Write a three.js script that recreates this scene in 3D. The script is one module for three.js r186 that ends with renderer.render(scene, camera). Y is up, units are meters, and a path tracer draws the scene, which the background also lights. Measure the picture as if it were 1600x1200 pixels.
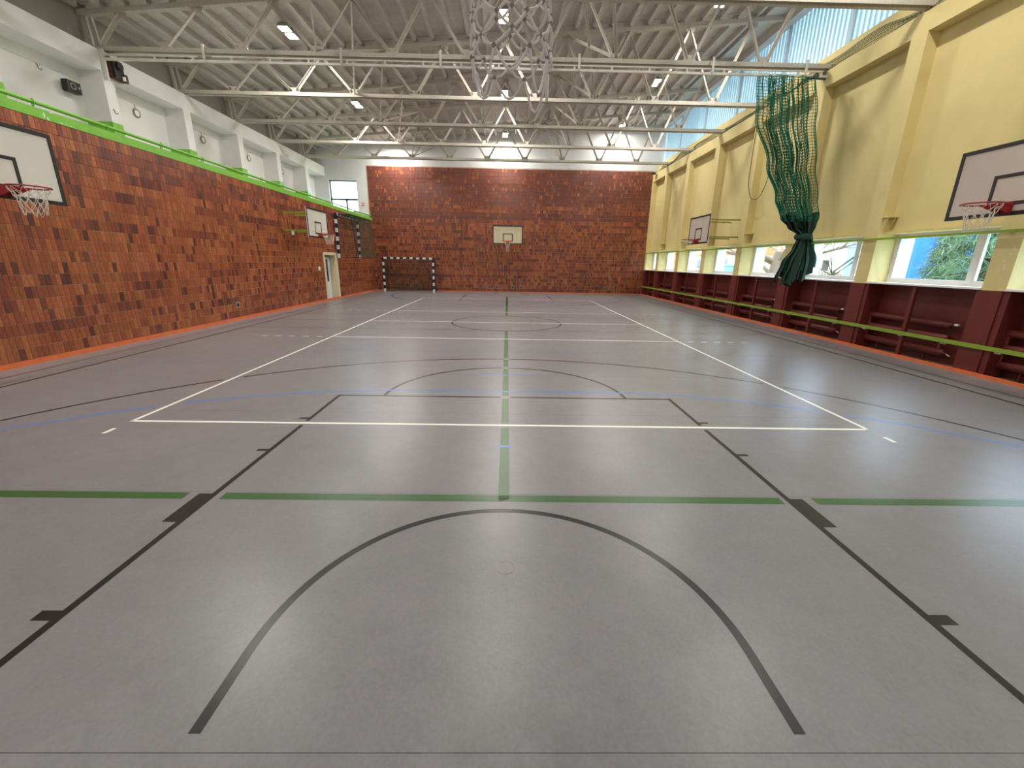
import * as THREE from 'three';
import { mergeGeometries } from 'three/addons/utils/BufferGeometryUtils.js';
import { RectAreaLightUniformsLib } from 'three/addons/lights/RectAreaLightUniformsLib.js';

// ---------------------------------------------------------------- camera, sky, exposure
// x to the right, y up, the hall runs along -z; "d" below is the distance down the hall (d = -z), in metres.
const scene = new THREE.Scene();
const camera = new THREE.PerspectiveCamera(85.09, 1600 / 1200, 0.05, 300);
camera.position.set(0.0035, 1.9068, 0.0792);
camera.rotation.order = 'YXZ';
camera.rotation.set(-0.2828, -0.0154, 0.0177);
camera.updateMatrixWorld();
camera.updateProjectionMatrix();
const renderer = new THREE.WebGLRenderer({ antialias: true });
renderer.toneMapping = THREE.LinearToneMapping;
renderer.toneMappingExposure = 2.0;
renderer.shadowMap.enabled = true;
RectAreaLightUniformsLib.init();
const SKY = 4.3;             // brightness of the clouded sky
const LAMP_NITS = 240;       // brightness of a floodlight module

// ---------------------------------------------------------------- noise and textures
let seed = 7;
const rnd = () => { seed = (seed + 0x6d2b79f5) | 0; let t = Math.imul(seed ^ (seed >>> 15), 1 | seed); t = (t + Math.imul(t ^ (t >>> 7), 61 | t)) ^ t; return ((t ^ (t >>> 14)) >>> 0) / 4294967296; };
const ra = (a, b) => a + (b - a) * rnd();
const hash = (x, y, s) => { let h = Math.imul(x, 374761393) + Math.imul(y, 668265263) + Math.imul(s, 2147483647 - 61); h = Math.imul(h ^ (h >>> 13), 1274126177); return ((h ^ (h >>> 16)) >>> 0) / 4294967296; };
function vnoise(x, y, s, px = 1e9, py = 1e9) {
  const x0 = Math.floor(x), y0 = Math.floor(y), fx = x - x0, fy = y - y0, m = (v, p) => ((v % p) + p) % p;
  const u = fx * fx * (3 - 2 * fx), v = fy * fy * (3 - 2 * fy), h = (i, j) => hash(m(i, px), m(j, py), s);
  return (h(x0, y0) * (1 - u) + h(x0 + 1, y0) * u) * (1 - v) + (h(x0, y0 + 1) * (1 - u) + h(x0 + 1, y0 + 1) * u) * v;
}
function fbm(x, y, s, f, oct) {                                      // x, y in 0..1, tiles
  let a = 0, w = 0.5, n = 0;
  for (let o = 0; o < oct; o++) { a += w * vnoise(x * f, y * f, s + o, f, f); n += w; f *= 2; w *= 0.55; }
  return a / n;
}
function texture(size, fn, srgb, metres) {
  const data = new Uint8Array(size * size * 4);
  for (let j = 0; j < size; j++) for (let i = 0; i < size; i++) {
    const c = fn((i + 0.5) / size, (j + 0.5) / size), o = (j * size + i) * 4;
    for (let k = 0; k < 3; k++) data[o + k] = Math.max(0, Math.min(255, Math.round((Array.isArray(c) ? c[k] : c) * 255)));
    data[o + 3] = 255;
  }
  const t = new THREE.DataTexture(data, size, size, THREE.RGBAFormat);
  t.wrapS = t.wrapT = THREE.RepeatWrapping; t.magFilter = THREE.LinearFilter; t.minFilter = THREE.LinearMipmapLinearFilter; t.generateMipmaps = true;
  if (srgb) t.colorSpace = THREE.SRGBColorSpace;
  if (metres) t.repeat.set(1 / metres, 1 / metres);
  t.needsUpdate = true;
  return t;
}
const srgb = (r, g, b) => new THREE.Color().setRGB(r / 255, g / 255, b / 255, THREE.SRGBColorSpace);
const plasterMap = texture(512, (x, y) => 0.93 + 0.07 * fbm(x, y, 3, 5, 5) - 0.05 * Math.max(0, fbm(x, y, 91, 3, 4) - 0.55), true, 3);
const plasterBump = texture(256, (x, y) => fbm(x, y, 11, 24, 4), false, 1);
const paintMap = texture(256, (x, y) => 0.9 + 0.1 * fbm(x, y, 23, 6, 4), true, 0.8);
const vinylMap = texture(1024, (x, y) => {
  const a = fbm(x, y, 31, 4, 4), b = vnoise(x * 340, y * 340, 37, 340, 340), c = fbm(x, y, 41, 30, 3);
  let v = 0.9 + 0.07 * (a - 0.5) + 0.05 * (b - 0.5) + 0.06 * (c - 0.5);
  return [v, v * 0.985, v * 0.975];
}, true, 4);
const vinylRough = texture(512, (x, y) => 0.9 + 0.1 * fbm(x, y, 61, 6, 4), false, 3);
const vinylBump = texture(512, (x, y) => fbm(x, y, 71, 70, 3), false, 0.6);
const glazeMap = texture(256, (x, y) => {                            // fired streaks running up a tile
  const a = vnoise(x * 9, y * 3, 81, 9, 3), b = vnoise(x * 26, y * 7, 83, 26, 7), c = fbm(x, y, 87, 12, 3);
  return 0.72 + 0.2 * a + 0.12 * b + 0.08 * c;
}, true);
const rustMap = texture(256, (x, y) => 0.88 + 0.12 * fbm(x, y, 97, 10, 4), true, 0.5);
const slabMap = texture(512, (x, y) => { const a = fbm(x, y, 101, 4, 5), b = fbm(x, y, 103, 18, 4); return 0.8 + 0.14 * a + 0.1 * (b - 0.4); }, true, 1.6);
const slabBump = texture(512, (x, y) => fbm(x, y, 111, 9, 5), false, 1.2);
const boardMap = texture(256, (x, y) => 0.93 + 0.06 * fbm(x, y, 121, 4, 4) - 0.1 * Math.max(0, fbm(x, y, 125, 5, 4) - 0.62), true, 1.9);
const grassMap = texture(256, (x, y) => { const a = fbm(x, y, 131, 12, 4); return [0.42 + 0.2 * a, 0.55 + 0.2 * a, 0.22 + 0.1 * a]; }, true, 3);

function mat(color, o = {}) { return new THREE.MeshStandardMaterial({ color, roughness: 0.7, ...o }); }
const M = {
  vinyl: mat(srgb(142, 143, 149), { map: vinylMap, roughness: 0.345, roughnessMap: vinylRough, bumpMap: vinylBump, bumpScale: 0.000025 }),
  subfloor: mat(srgb(50, 46, 44), { roughness: 0.9 }),
  nicheFloor: mat(srgb(120, 112, 108), { map: vinylMap, roughness: 0.6 }),
  lineBlack: mat(srgb(18, 15, 15), { roughness: 0.32, bumpMap: vinylBump, bumpScale: 0.00002 }),
  lineOlive: mat(srgb(66, 58, 50), { roughness: 0.32 }),
  lineWhite: mat(srgb(238, 234, 226), { roughness: 0.4 }),
  lineGreen: mat(srgb(54, 94, 46), { roughness: 0.32 }),
  lineDarkGreen: mat(srgb(26, 38, 26), { roughness: 0.32 }),
  lineBlue: mat(srgb(84, 132, 196), { roughness: 0.32 }),
  orange: mat(srgb(236, 122, 70), { map: paintMap, roughness: 0.5 }),
  mortar: mat(srgb(196, 166, 146), { map: plasterMap, roughness: 0.9 }),
  white: mat(srgb(232, 231, 229), { map: plasterMap, bumpMap: plasterBump, bumpScale: 0.001, roughness: 0.85 }),
  whiteCool: mat(srgb(214, 214, 214), { map: plasterMap, bumpMap: plasterBump, bumpScale: 0.001, roughness: 0.85 }),
  upperGrey: mat(srgb(150, 145, 138), { map: plasterMap, roughness: 0.9 }),
  green: mat(srgb(126, 192, 66), { map: paintMap, roughness: 0.45 }),
  armOlive: mat(srgb(150, 142, 78), { roughness: 0.5 }),
  railGreen: mat(srgb(142, 168, 58), { map: paintMap, roughness: 0.45 }),
  yellow: mat(srgb(224, 207, 146), { map: plasterMap, bumpMap: plasterBump, bumpScale: 0.001, roughness: 0.75 }),
  maroon: mat(srgb(112, 44, 39), { map: paintMap, roughness: 0.45 }),
  steel: mat(srgb(206, 199, 186), { map: rustMap, roughness: 0.5 }),
  steelDark: mat(srgb(150, 142, 130), { map: rustMap, roughness: 0.55 }),
  track: mat(srgb(225, 222, 212), { map: paintMap, roughness: 0.4 }),
  slab: mat(srgb(226, 220, 214), { map: slabMap, bumpMap: slabBump, bumpScale: 0.006, roughness: 0.5 }),
  roof: mat(srgb(140, 134, 126), { roughness: 0.9 }),
  pvc: mat(srgb(232, 232, 232), { roughness: 0.35 }),
  reveal: mat(srgb(236, 238, 240), { map: plasterMap, roughness: 0.8 }),
  glass: new THREE.MeshPhysicalMaterial({ color: 0xffffff, roughness: 0.02, transmission: 1, thickness: 0, ior: 1.45 }),
  translucent: new THREE.MeshPhysicalMaterial({ color: srgb(232, 244, 248), roughness: 0.95, transmission: 0.4, thickness: 0, ior: 1.3, side: THREE.DoubleSide }),
  postBlue: mat(srgb(190, 206, 216), { roughness: 0.6 }),
  darkSteel: mat(srgb(72, 78, 84), { roughness: 0.5 }),
  board: mat(srgb(228, 224, 212), { map: boardMap, roughness: 0.5 }),
  boardCream: mat(srgb(220, 210, 176), { map: boardMap, roughness: 0.5 }),
  boardPink: mat(srgb(206, 192, 180), { map: boardMap, roughness: 0.5 }),
  black: mat(srgb(34, 30, 30), { roughness: 0.5 }),
  blackPlastic: mat(srgb(26, 24, 25), { roughness: 0.4 }),
  brownPlastic: mat(srgb(84, 44, 34), { roughness: 0.5 }),
  red: mat(srgb(150, 30, 34), { roughness: 0.4 }),
  redOrange: mat(srgb(216, 70, 44), { roughness: 0.4 }),
  twineKnot: mat(srgb(150, 140, 138), { roughness: 0.95 }),
  twine: mat(srgb(232, 226, 224), { roughness: 0.95 }),
  netWhite: mat(srgb(214, 206, 194), { roughness: 0.95 }),
  goalBlue: mat(srgb(26, 32, 66), { roughness: 0.4 }),
  goalWhite: mat(srgb(226, 224, 218), { roughness: 0.4 }),
  netDark: mat(srgb(50, 72, 56), { roughness: 0.95 }),
  netGreen: mat(srgb(16, 118, 90), { roughness: 0.9 }),
  cloth: new THREE.MeshPhysicalMaterial({ color: srgb(28, 58, 48), roughness: 0.85, side: THREE.DoubleSide, sheen: 0.3, sheenRoughness: 0.6, sheenColor: srgb(60, 90, 80) }),
  cream: mat(srgb(226, 214, 176), { map: plasterMap, roughness: 0.7 }),
  doorWhite: mat(srgb(224, 226, 232), { roughness: 0.4 }),
  darkGlass: mat(srgb(60, 62, 66), { roughness: 0.1 }),
  lampHousing: mat(srgb(150, 146, 138), { roughness: 0.4, metalness: 0.4 }),
  lampGlow: new THREE.MeshStandardMaterial({ color: 0xffffff, emissive: srgb(255, 246, 226), emissiveIntensity: 14 }),
  chrome: mat(srgb(200, 200, 200), { roughness: 0.25, metalness: 1 }),
  switchWhite: mat(srgb(232, 230, 224), { roughness: 0.4 }),
  cable: mat(srgb(90, 84, 70), { roughness: 0.6 }),
  grass: mat(0xffffff, { map: grassMap, roughness: 0.95 }),
  blueWall: mat(srgb(44, 118, 244), { map: plasterMap, roughness: 0.8 }),
  blueLight: mat(srgb(150, 200, 250), { map: plasterMap, roughness: 0.8 }),
  houseWhite: mat(srgb(240, 240, 238), { map: plasterMap, roughness: 0.8 }),
  roofOrange: mat(srgb(214, 120, 84), { map: paintMap, roughness: 0.8 }),
  housePink: mat(srgb(226, 188, 178), { map: plasterMap, roughness: 0.8 }),
  bark: mat(srgb(150, 128, 120), { map: rustMap, roughness: 0.95 }),
  barkDark: mat(srgb(96, 84, 72), { map: rustMap, roughness: 0.95 }),
  needle: mat(srgb(120, 148, 128), { roughness: 0.9, side: THREE.DoubleSide }),
  hedge: mat(srgb(150, 132, 122), { roughness: 0.95, side: THREE.DoubleSide }),
  teal: mat(srgb(110, 160, 165), { roughness: 0.6 }),
  binBlue: mat(srgb(90, 140, 205), { roughness: 0.6 }),
};

// ---------------------------------------------------------------- the sky: pale cloud cover
{
  const w = 256, h = 128, data = new Float32Array(w * h * 4);
  for (let j = 0; j < h; j++) for (let i = 0; i < w; i++) {
    const el = ((j + 0.5) / h - 0.5) * Math.PI, c = fbm(i / w, Math.abs(j / h - 0.5), 7, 6, 5);
    const k = SKY * (el < 0 ? 0.45 : 1) * (0.9 + 0.2 * c), t = Math.max(0, Math.min(1, (c - 0.4) * 3)), o = (j * w + i) * 4;
    data[o] = k * (0.70 + 0.12 * t); data[o + 1] = k * (0.91 + 0.05 * t); data[o + 2] = k * (1.16 - 0.03 * t); data[o + 3] = 1;
  }
  const sky = new THREE.DataTexture(data, w, h, THREE.RGBAFormat, THREE.FloatType);
  sky.mapping = THREE.EquirectangularReflectionMapping; sky.magFilter = sky.minFilter = THREE.LinearFilter; sky.needsUpdate = true;
  scene.background = sky;
}

// ---------------------------------------------------------------- helpers
const taken = {};
const numbered = (name) => { const n = taken[name] = (taken[name] ?? -1) + 1; return n ? `${name}_${String(n).padStart(3, '0')}` : name; };
const P = (x, y, d) => new THREE.Vector3(x, y, -d);
function metreUV(g) {                                               // uv in metres, each face along its own axes
  g = g.index ? g.toNonIndexed() : g;
  const p = g.attributes.position, n = p.count, uv = new Float32Array(n * 2), a = new THREE.Vector3(), b = new THREE.Vector3(), c = new THREE.Vector3();
  for (let i = 0; i < n; i += 3) {
    a.fromBufferAttribute(p, i); b.fromBufferAttribute(p, i + 1).sub(a); c.fromBufferAttribute(p, i + 2).sub(a); b.cross(c);
    const x = Math.abs(b.x), y = Math.abs(b.y), z = Math.abs(b.z);
    for (let k = i; k < i + 3; k++) {
      const X = p.getX(k), Y = p.getY(k), Z = p.getZ(k);
      uv[k * 2] = x > y && x > z ? Z : X; uv[k * 2 + 1] = y > x && y > z ? Z : Y;
    }
  }
  g.setAttribute('uv', new THREE.BufferAttribute(uv, 2));
  return g;
}
function merge(list) {
  const gs = list.flat(9).map((g) => { const q = g.index ? g.toNonIndexed() : g; for (const k of Object.keys(q.attributes)) if (!['position', 'normal', 'uv'].includes(k)) q.deleteAttribute(k); return q; });
  return gs.length === 1 ? gs[0] : mergeGeometries(gs);
}
function mesh(name, geos, material, parent = scene) {
  const o = new THREE.Mesh(metreUV(merge([geos])), material);
  o.name = parent === scene ? numbered(name) : name; o.castShadow = o.receiveShadow = true;
  if (parent !== scene) { parent.userData._n ??= {}; const k = parent.userData._n[name] = (parent.userData._n[name] ?? -1) + 1; if (k) o.name = `${name}_${String(k).padStart(3, '0')}`; }
  parent.add(o);
  return o;
}
function thing(name, label, category, pos = [0, 0, 0], turn = 0, group) {
  const o = new THREE.Group(); o.name = numbered(name); o.position.set(pos[0], pos[1], -pos[2]); o.rotation.y = turn;
  o.userData = { label, category }; if (group) o.userData.group = group;
  scene.add(o); return o;
}
function tag(o, label, category, group) { Object.assign(o.userData, { label, category }); if (group) o.userData.group = group; return o; }
function struct(name, geos, material) {
  const o = geos ? mesh(name, geos, material) : new THREE.Group();
  if (!geos) { o.name = numbered(name); scene.add(o); }
  o.userData.kind = 'structure'; return o;
}
function copy(src, pos, turn, label) {
  const o = src.clone(); o.name = numbered(src.name.replace(/_\d{3}$/, '')); o.position.set(pos[0], pos[1], -pos[2]); if (turn != null) o.rotation.y = turn;
  o.userData = { ...src.userData, label }; scene.add(o); return o;
}
// a box between two corners, hall coordinates; bevel rounds its long edges a little
function box(x0, x1, y0, y1, d0, d1) {
  const g = new THREE.BoxGeometry(Math.abs(x1 - x0), Math.abs(y1 - y0), Math.abs(d1 - d0));
  g.translate((x0 + x1) / 2, (y0 + y1) / 2, -(d0 + d1) / 2); return g;
}
function softBox(w, h, t, b = 0.006) {                               // chamfered box, centred
  const s = new THREE.Shape(); const x = w / 2 - b, y = h / 2 - b;
  s.moveTo(-x, -y); s.lineTo(x, -y); s.lineTo(x, y); s.lineTo(-x, y); s.closePath();
  const g = new THREE.ExtrudeGeometry(s, { depth: Math.max(1e-4, t - 2 * b), bevelEnabled: true, bevelSize: b, bevelThickness: b, bevelSegments: 1 });
  g.translate(0, 0, -(t - 2 * b) / 2); return g;
}
const _m = new THREE.Matrix4();
function along(g, p, q, up = new THREE.Vector3(0, 0, 1)) {            // a shape extruded along +z (unit length 1) laid from p to q
  const z = q.clone().sub(p), l = z.length(); z.normalize();
  const x = up.clone().cross(z); if (x.lengthSq() < 1e-8) x.set(1, 0, 0).cross(z); x.normalize();
  const y = z.clone().cross(x);
  g = g.clone(); g.scale(1, 1, l); g.applyMatrix4(_m.makeBasis(x, y, z).setPosition(p)); return g;
}
const unitShape = (pts) => new THREE.ExtrudeGeometry(new THREE.Shape(pts.map(([x, y]) => new THREE.Vector2(x, y))), { depth: 1, bevelEnabled: false });
function bar(p, q, w, h, up) { return along(unitShape([[-w / 2, -h / 2], [w / 2, -h / 2], [w / 2, h / 2], [-w / 2, h / 2]]), p, q, up); }
function angle(p, q, s, t, up, flip = 1) { return along(unitShape(flip > 0 ? [[-s / 2, 0], [s / 2, 0], [s / 2, t], [-s / 2 + t, t], [-s / 2 + t, s], [-s / 2, s]] : [[s / 2, 0], [s / 2, s], [s / 2 - t, s], [s / 2 - t, t], [-s / 2, t], [-s / 2, 0]]), p, q, up); }
function rod(p, q, r, seg = 8) {
  const g = new THREE.CylinderGeometry(r, r, 1, seg); g.rotateX(Math.PI / 2); g.translate(0, 0, 0.5); return along(g, p, q);
}
function tube(points, r, seg = 6, n = points.length * 4, closed = false) { return new THREE.TubeGeometry(new THREE.CatmullRomCurve3(points, closed), n, r, seg, closed); }
function disc(r, t, seg = 20) { return new THREE.CylinderGeometry(r, r, t, seg); }

// ---------------------------------------------------------------- sizes read from the photograph
const XL = -8.5, XR = 8.85, DF = 28.0, DN = -0.7, XU = -11.17, XB = -11.85;
const roofY = (x) => 9.19 + 0.084 * x;                                // underside of the roof slabs' ribs
const bays = []; for (let k = -3; k <= 7; k++) bays.push(7.62 + 3 * k); // truss and pillar lines: -1.38 ... 28.62
const BC = 13.7;                                                      // centre of the basketball court

// ---------------------------------------------------------------- floor, its sheets and its painted lines
const floor = struct('floor', [box(-12.2, 9.7, -0.2, -0.003, DN - 0.3, DF + 0.3)], M.subfloor);
{
  const edges = [DN]; for (let d = 1.13; d < DF - 0.5; d += 1.968) edges.push(d); edges.push(DF);
  for (let i = 0; i + 1 < edges.length; i++) mesh('vinyl_sheet', box(XL, XR, -0.003, 0, edges[i] + 0.0012, edges[i + 1] - 0.0012), M.vinyl, floor);
}
const ribbon = (pts, w, y) => {                                       // a painted line of width w through points [x, d]
  const pos = [], idx = [];
  for (let i = 0; i < pts.length; i++) {
    const a = pts[Math.max(0, i - 1)], b = pts[Math.min(pts.length - 1, i + 1)], dx = b[0] - a[0], dd = b[1] - a[1], l = Math.hypot(dx, dd);
    const nx = -dd / l * w / 2, nd = dx / l * w / 2;
    pos.push(pts[i][0] + nx, y, -(pts[i][1] + nd), pts[i][0] - nx, y, -(pts[i][1] - nd));
    if (i) idx.push(2 * i - 2, 2 * i - 1, 2 * i, 2 * i, 2 * i - 1, 2 * i + 1);
  }
  const g = new THREE.BufferGeometry(); g.setAttribute('position', new THREE.Float32BufferAttribute(pos, 3));
  const up = pos.length >= 9 && (pos[5] - pos[2]) * (pos[6] - pos[0]) - (pos[3] - pos[0]) * (pos[8] - pos[2]) < 0; if (up) for (let i = 0; i < idx.length; i += 3) [idx[i + 1], idx[i + 2]] = [idx[i + 2], idx[i + 1]];
  g.setIndex(idx); g.setAttribute('normal', new THREE.Float32BufferAttribute(pos.map((_, i) => i % 3 === 1 ? 1 : 0), 3));
  g.setAttribute('uv', new THREE.Float32BufferAttribute(new Float32Array(pos.length / 3 * 2), 2));
  return g;
};
const arc = (cx, cd, r, a0, a1, n = 60) => Array.from({ length: n + 1 }, (_, i) => { const a = a0 + (a1 - a0) * i / n; return [cx + r * Math.cos(a), cd + r * Math.sin(a)]; });
const COLOUR = { black: [M.lineBlack, 0.0005], olive: [M.lineOlive, 0.0004], white: [M.lineWhite, 0.0012], green: [M.lineGreen, 0.0008], dark: [M.lineDarkGreen, 0.0008], blue: [M.lineBlue, 0.001] };
function paint(name, colour, runs, w = 0.05, clear) {                 // clear(x, d) leaves the little gaps kept where lines cross
  const list = [];
  for (let pts of runs) {
    if (!clear) { list.push(ribbon(pts, w, COLOUR[colour][1])); continue; }
    const fine = []; for (let i = 0; i + 1 < pts.length; i++) { const a = pts[i], b = pts[i + 1], n = Math.max(1, Math.ceil(Math.hypot(b[0] - a[0], b[1] - a[1]) / 0.02)); for (let k = 0; k < n; k++) fine.push([a[0] + (b[0] - a[0]) * k / n, a[1] + (b[1] - a[1]) * k / n]); }
    fine.push(pts[pts.length - 1]);
    let run = []; for (const p of fine) { if (clear(...p)) { if (run.length > 1) list.push(ribbon(run, w, COLOUR[colour][1])); run = []; } else run.push(p); }
    if (run.length > 1) list.push(ribbon(run, w, COLOUR[colour][1]));
  }
  const o = mesh(name, list, COLOUR[colour][0], floor); return o;
}
const PI = Math.PI;
const nearSide = (x) => Math.abs(Math.abs(x) - 4.475) < 0.1;
for (const far of [0, 1]) {
  const D = (d) => far ? 2 * BC - d : d, F = (run) => run.map(([x, d]) => [x, D(d)]);
  const inKeyCross = (x, d) => Math.abs(D(d) - 4.675) < 0.06;
  paint('key_line', 'black', [F([[-2.425, 0], [-2.425, 5.8]]), F([[2.425, 0], [2.425, 5.8]])], 0.05, far ? undefined : inKeyCross);
  paint('free_throw_line', 'black', [F([[-2.45, 5.775], [2.45, 5.775]])], 0.05, (x) => Math.abs(x) < 0.06);
  paint('free_throw_arc', 'black', [F(arc(0, 5.775, 1.775, 0, PI))], 0.05, (x) => Math.abs(x) < 0.04);
  paint('no_charge_arc', 'black', [F([[1.275, 1.2], [1.275, 1.575], ...arc(0, 1.575, 1.275, 0.03, PI - 0.03), [-1.275, 1.575], [-1.275, 1.2]])], 0.052);
  for (const s of [-1, 1]) {
    paint('key_block', 'black', [F([[s * 2.5, 2.665], [s * 2.5, 3.065]])], 0.115);
    for (const d of [1.80, 3.915, 4.83]) paint('key_mark', 'black', [F([[s * 2.45, d], [s * 2.56, d]])], d < 2 ? 0.07 : 0.05);
  }
  const q = Math.acos(6.6 / 6.725);
  paint('three_point_line', 'black', [F([[6.6, 0.05], [6.6, 1.575 + 6.725 * Math.sin(q)], ...arc(0, 1.575, 6.725, q, PI - q, 90), [-6.6, 1.575 + 6.725 * Math.sin(q)], [-6.6, 0.05]])], 0.05, (x) => nearSide(x) || Math.abs(x) < 0.045);
  paint('goal_area_line', 'blue', [F([...arc(1.5, 0.085, 5.975, 0, PI / 2, 50), ...arc(-1.5, 0.085, 5.975, PI / 2, PI, 50)])], 0.05, (x) => nearSide(x));
  const nine = [...arc(1.5, 0.085, 8.98, 0.0, PI / 2, 400), ...arc(-1.5, 0.085, 8.98, PI / 2, PI, 400)];
  { // 15 cm dashes, 15 cm gaps, measured from the middle
    const dash = []; let s = 0, on = [];
    for (let i = 0; i < nine.length; i++) {
      if (i) s += Math.hypot(nine[i][0] - nine[i - 1][0], nine[i][1] - nine[i - 1][1]);
      if (i && Math.hypot(nine[i][0] - nine[i - 1][0], nine[i][1] - nine[i - 1][1]) > 1) { for (let x = 1.425; x > -1.5; x -= 0.3) dash.push(F([[x, 9.065], [x - 0.15, 9.065]])); on = []; continue; }
      const x = nine[i][0]; if (Math.abs(x) > 7.3 || nearSide(x)) { if (on.length > 1) dash.push(F(on)); on = []; continue; }
      if (s % 0.3 < 0.15) on.push(nine[i]); else { if (on.length > 1) dash.push(F(on)); on = []; }
    }
    for (const run of dash) mesh('dash', ribbon(run, 0.045, COLOUR.blue[1]), M.lineBlue, floor);
  }
  paint('seven_metre_line', 'blue', [F([[-0.5, 7.03], [0.5, 7.03]])], 0.05);
  paint('goalkeeper_mark', 'blue', [F([[-0.075, 4.07], [0.075, 4.07]])], 0.05);
}
paint('centre_circle', 'black', [arc(0, BC, 1.775, 0, 2 * PI, 100)], 0.05);
paint('half_way_line', 'black', [[[-7.48, BC], [-4.6, BC]], [[4.6, BC], [7.66, BC]]], 0.05);
paint('cross_line', 'olive', [[[-7.44, 12.02], [7.66, 12.08]], [[-7.44, 15.36], [7.66, 15.36]]], 0.035);
paint('side_line', 'black', [[[-7.475, 0], [-7.475, 27.4]], [[7.66, 0], [7.66, 27.4]]], 0.05);
paint('outer_line', 'olive', [[[-7.99, 0], [-7.99, 27.4]], [[8.1, 0], [8.1, 27.4]]], 0.035);
paint('end_line', 'black', [[[-7.5, 27.38], [7.68, 27.38]], [[-7.5, 0], [7.68, 0]]], 0.05);
paint('white_court_line', 'white', [[[-4.475, 4.65], [-4.475, 22.67]], [[4.475, 4.65], [4.475, 22.67]], [[-4.5, 4.675], [4.5, 4.675]], [[-4.5, 22.645], [4.5, 22.645]], [[-4.5, 10.63], [4.5, 10.63]], [[-4.5, BC], [4.5, BC]], [[-4.5, 16.67], [4.5, 16.67]]], 0.05);
for (const s of [-1, 1]) {
  for (const d of [10.62, 16.64]) for (let k = 0; k < 5; k++) mesh('dash', ribbon([[s * (4.71 + 0.352 * k), d], [s * (4.86 + 0.352 * k), d]], 0.05, 0.0012), M.lineWhite, floor);
  for (const d of [4.29, 22.9]) mesh('dash', ribbon([[s * 4.475, d], [s * 4.475, d + 0.15]], 0.05, 0.0012), M.lineWhite, floor);
}
paint('green_line', 'green', [[[0, 3.0], [0, 11.9]], [[0, 15.55], [0, 18.9]]], 0.095, (x, d) => [4.675, 5.775, 7.55, 8.3].some((v) => Math.abs(d - v) < 0.055));
paint('green_line', 'green', [[[-7.4, 3.03], [7.6, 3.03]]], 0.1, (x) => Math.abs(Math.abs(x) - 2.49) < 0.13);
paint('green_line', 'dark', [[[0, 18.95], [0, 24.4]]], 0.085);
{ // round socket cap in front of the basket
  mesh('socket_cap', new THREE.CylinderGeometry(0.058, 0.058, 0.003, 40).translate(0.016, -0.0008, -2.2), M.vinyl, floor);
  mesh('socket_ring', new THREE.TorusGeometry(0.062, 0.0016, 6, 48).rotateX(PI / 2).translate(0.016, 0.0004, -2.2), M.mortar, floor);
}
struct('baseboard_left', [box(XL, XL + 0.014, 0, 0.09, DN, DF)], M.orange);
struct('baseboard_right', [box(XR - 0.05, XR + 0.0, 0, 0.06, DN, DF - 0.03)], M.orange);
struct('baseboard_far', [box(XL + 0.02, XR - 0.06, 0, 0.045, DF - 0.036, DF - 0.018)], M.orange);

// ---------------------------------------------------------------- glazed tiles
const TW = 0.0955, TH = 0.2085;
const tilePalette = [[176, 99, 62], [164, 89, 56], [186, 112, 70], [152, 81, 54], [140, 75, 54], [122, 67, 52], [108, 58, 48], [98, 54, 44], [122, 70, 60], [160, 97, 54]].map((c) => srgb(...c));
function tileTone(i, j, y, s, plum) {
  const run = vnoise(i / 7, j * 13.7, s), big = vnoise(i / 26, j / 3.2, s + 5), r = hash(i, j, s + 9), rowTone = hash(7, j, s + 3);
  let v = 0.45 * run + 0.15 * big + 0.22 * rowTone + 0.18 * hash(i, j, s + 11);
  if (r > 0.95) return 6 + Math.floor(hash(i, j, s + 1) * 2);
  if (hash(i, j, s + 2) < plum) return hash(i, j, s + 4) < 0.55 ? 8 : 5;
  if (v > 0.74) return 5 + Math.floor(r * 3);
  if (v > 0.57) return 3 + Math.floor(r * 2.2);
  return [0, 1, 2, 0, 9, 1, 3][Math.floor(r * 7)];
}
const tileShape = (() => { const b = 0.003, w = TW - 0.004, h = TH - 0.008; const g = softBox(w, h, 0.014, b); const uv = g.attributes.uv, p = g.attributes.position; for (let i = 0; i < p.count; i++) uv.setXY(i, p.getX(i) / w * 0.31 + 0.5, p.getY(i) / h * 0.8 + 0.5); return g; })();
const tileMats = tilePalette.map((c) => mat(c, { map: glazeMap, roughness: 0.34 }));
const tileMatAny = mat(0xffffff, { map: glazeMap, roughness: 0.34 });
const frustum = new THREE.Frustum().setFromProjectionMatrix(new THREE.Matrix4().multiplyMatrices(camera.projectionMatrix, camera.matrixWorldInverse));
function tileField(parent, cells, single) {                           // cells: {p, yaw, tone}; the `single` that show largest are parts of their own
  cells.forEach((c) => { c.near = frustum.containsPoint(c.p) ? c.p.distanceTo(camera.position) : 1e3; });
  cells.sort((a, b) => a.near - b.near);
  const q = new THREE.Object3D(), place = (o, c) => { o.position.copy(c.p); o.rotation.set(c.tx, c.yaw + c.ty, 0, 'YXZ'); };
  for (const c of cells.slice(0, single)) { const o = new THREE.Mesh(tileShape, tileMats[c.tone]); o.name = numbered('tile'); place(o, c); o.castShadow = o.receiveShadow = true; parent.add(o); }
  const rest = cells.slice(single), im = new THREE.InstancedMesh(tileShape, tileMatAny, rest.length);
  rest.forEach((c, i) => { place(q, c); q.updateMatrix(); im.setMatrixAt(i, q.matrix); im.setColorAt(i, tilePalette[c.tone]); });
  im.name = 'tiling'; im.userData.kind = 'stuff'; im.castShadow = im.receiveShadow = true; parent.add(im);
}

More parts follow.
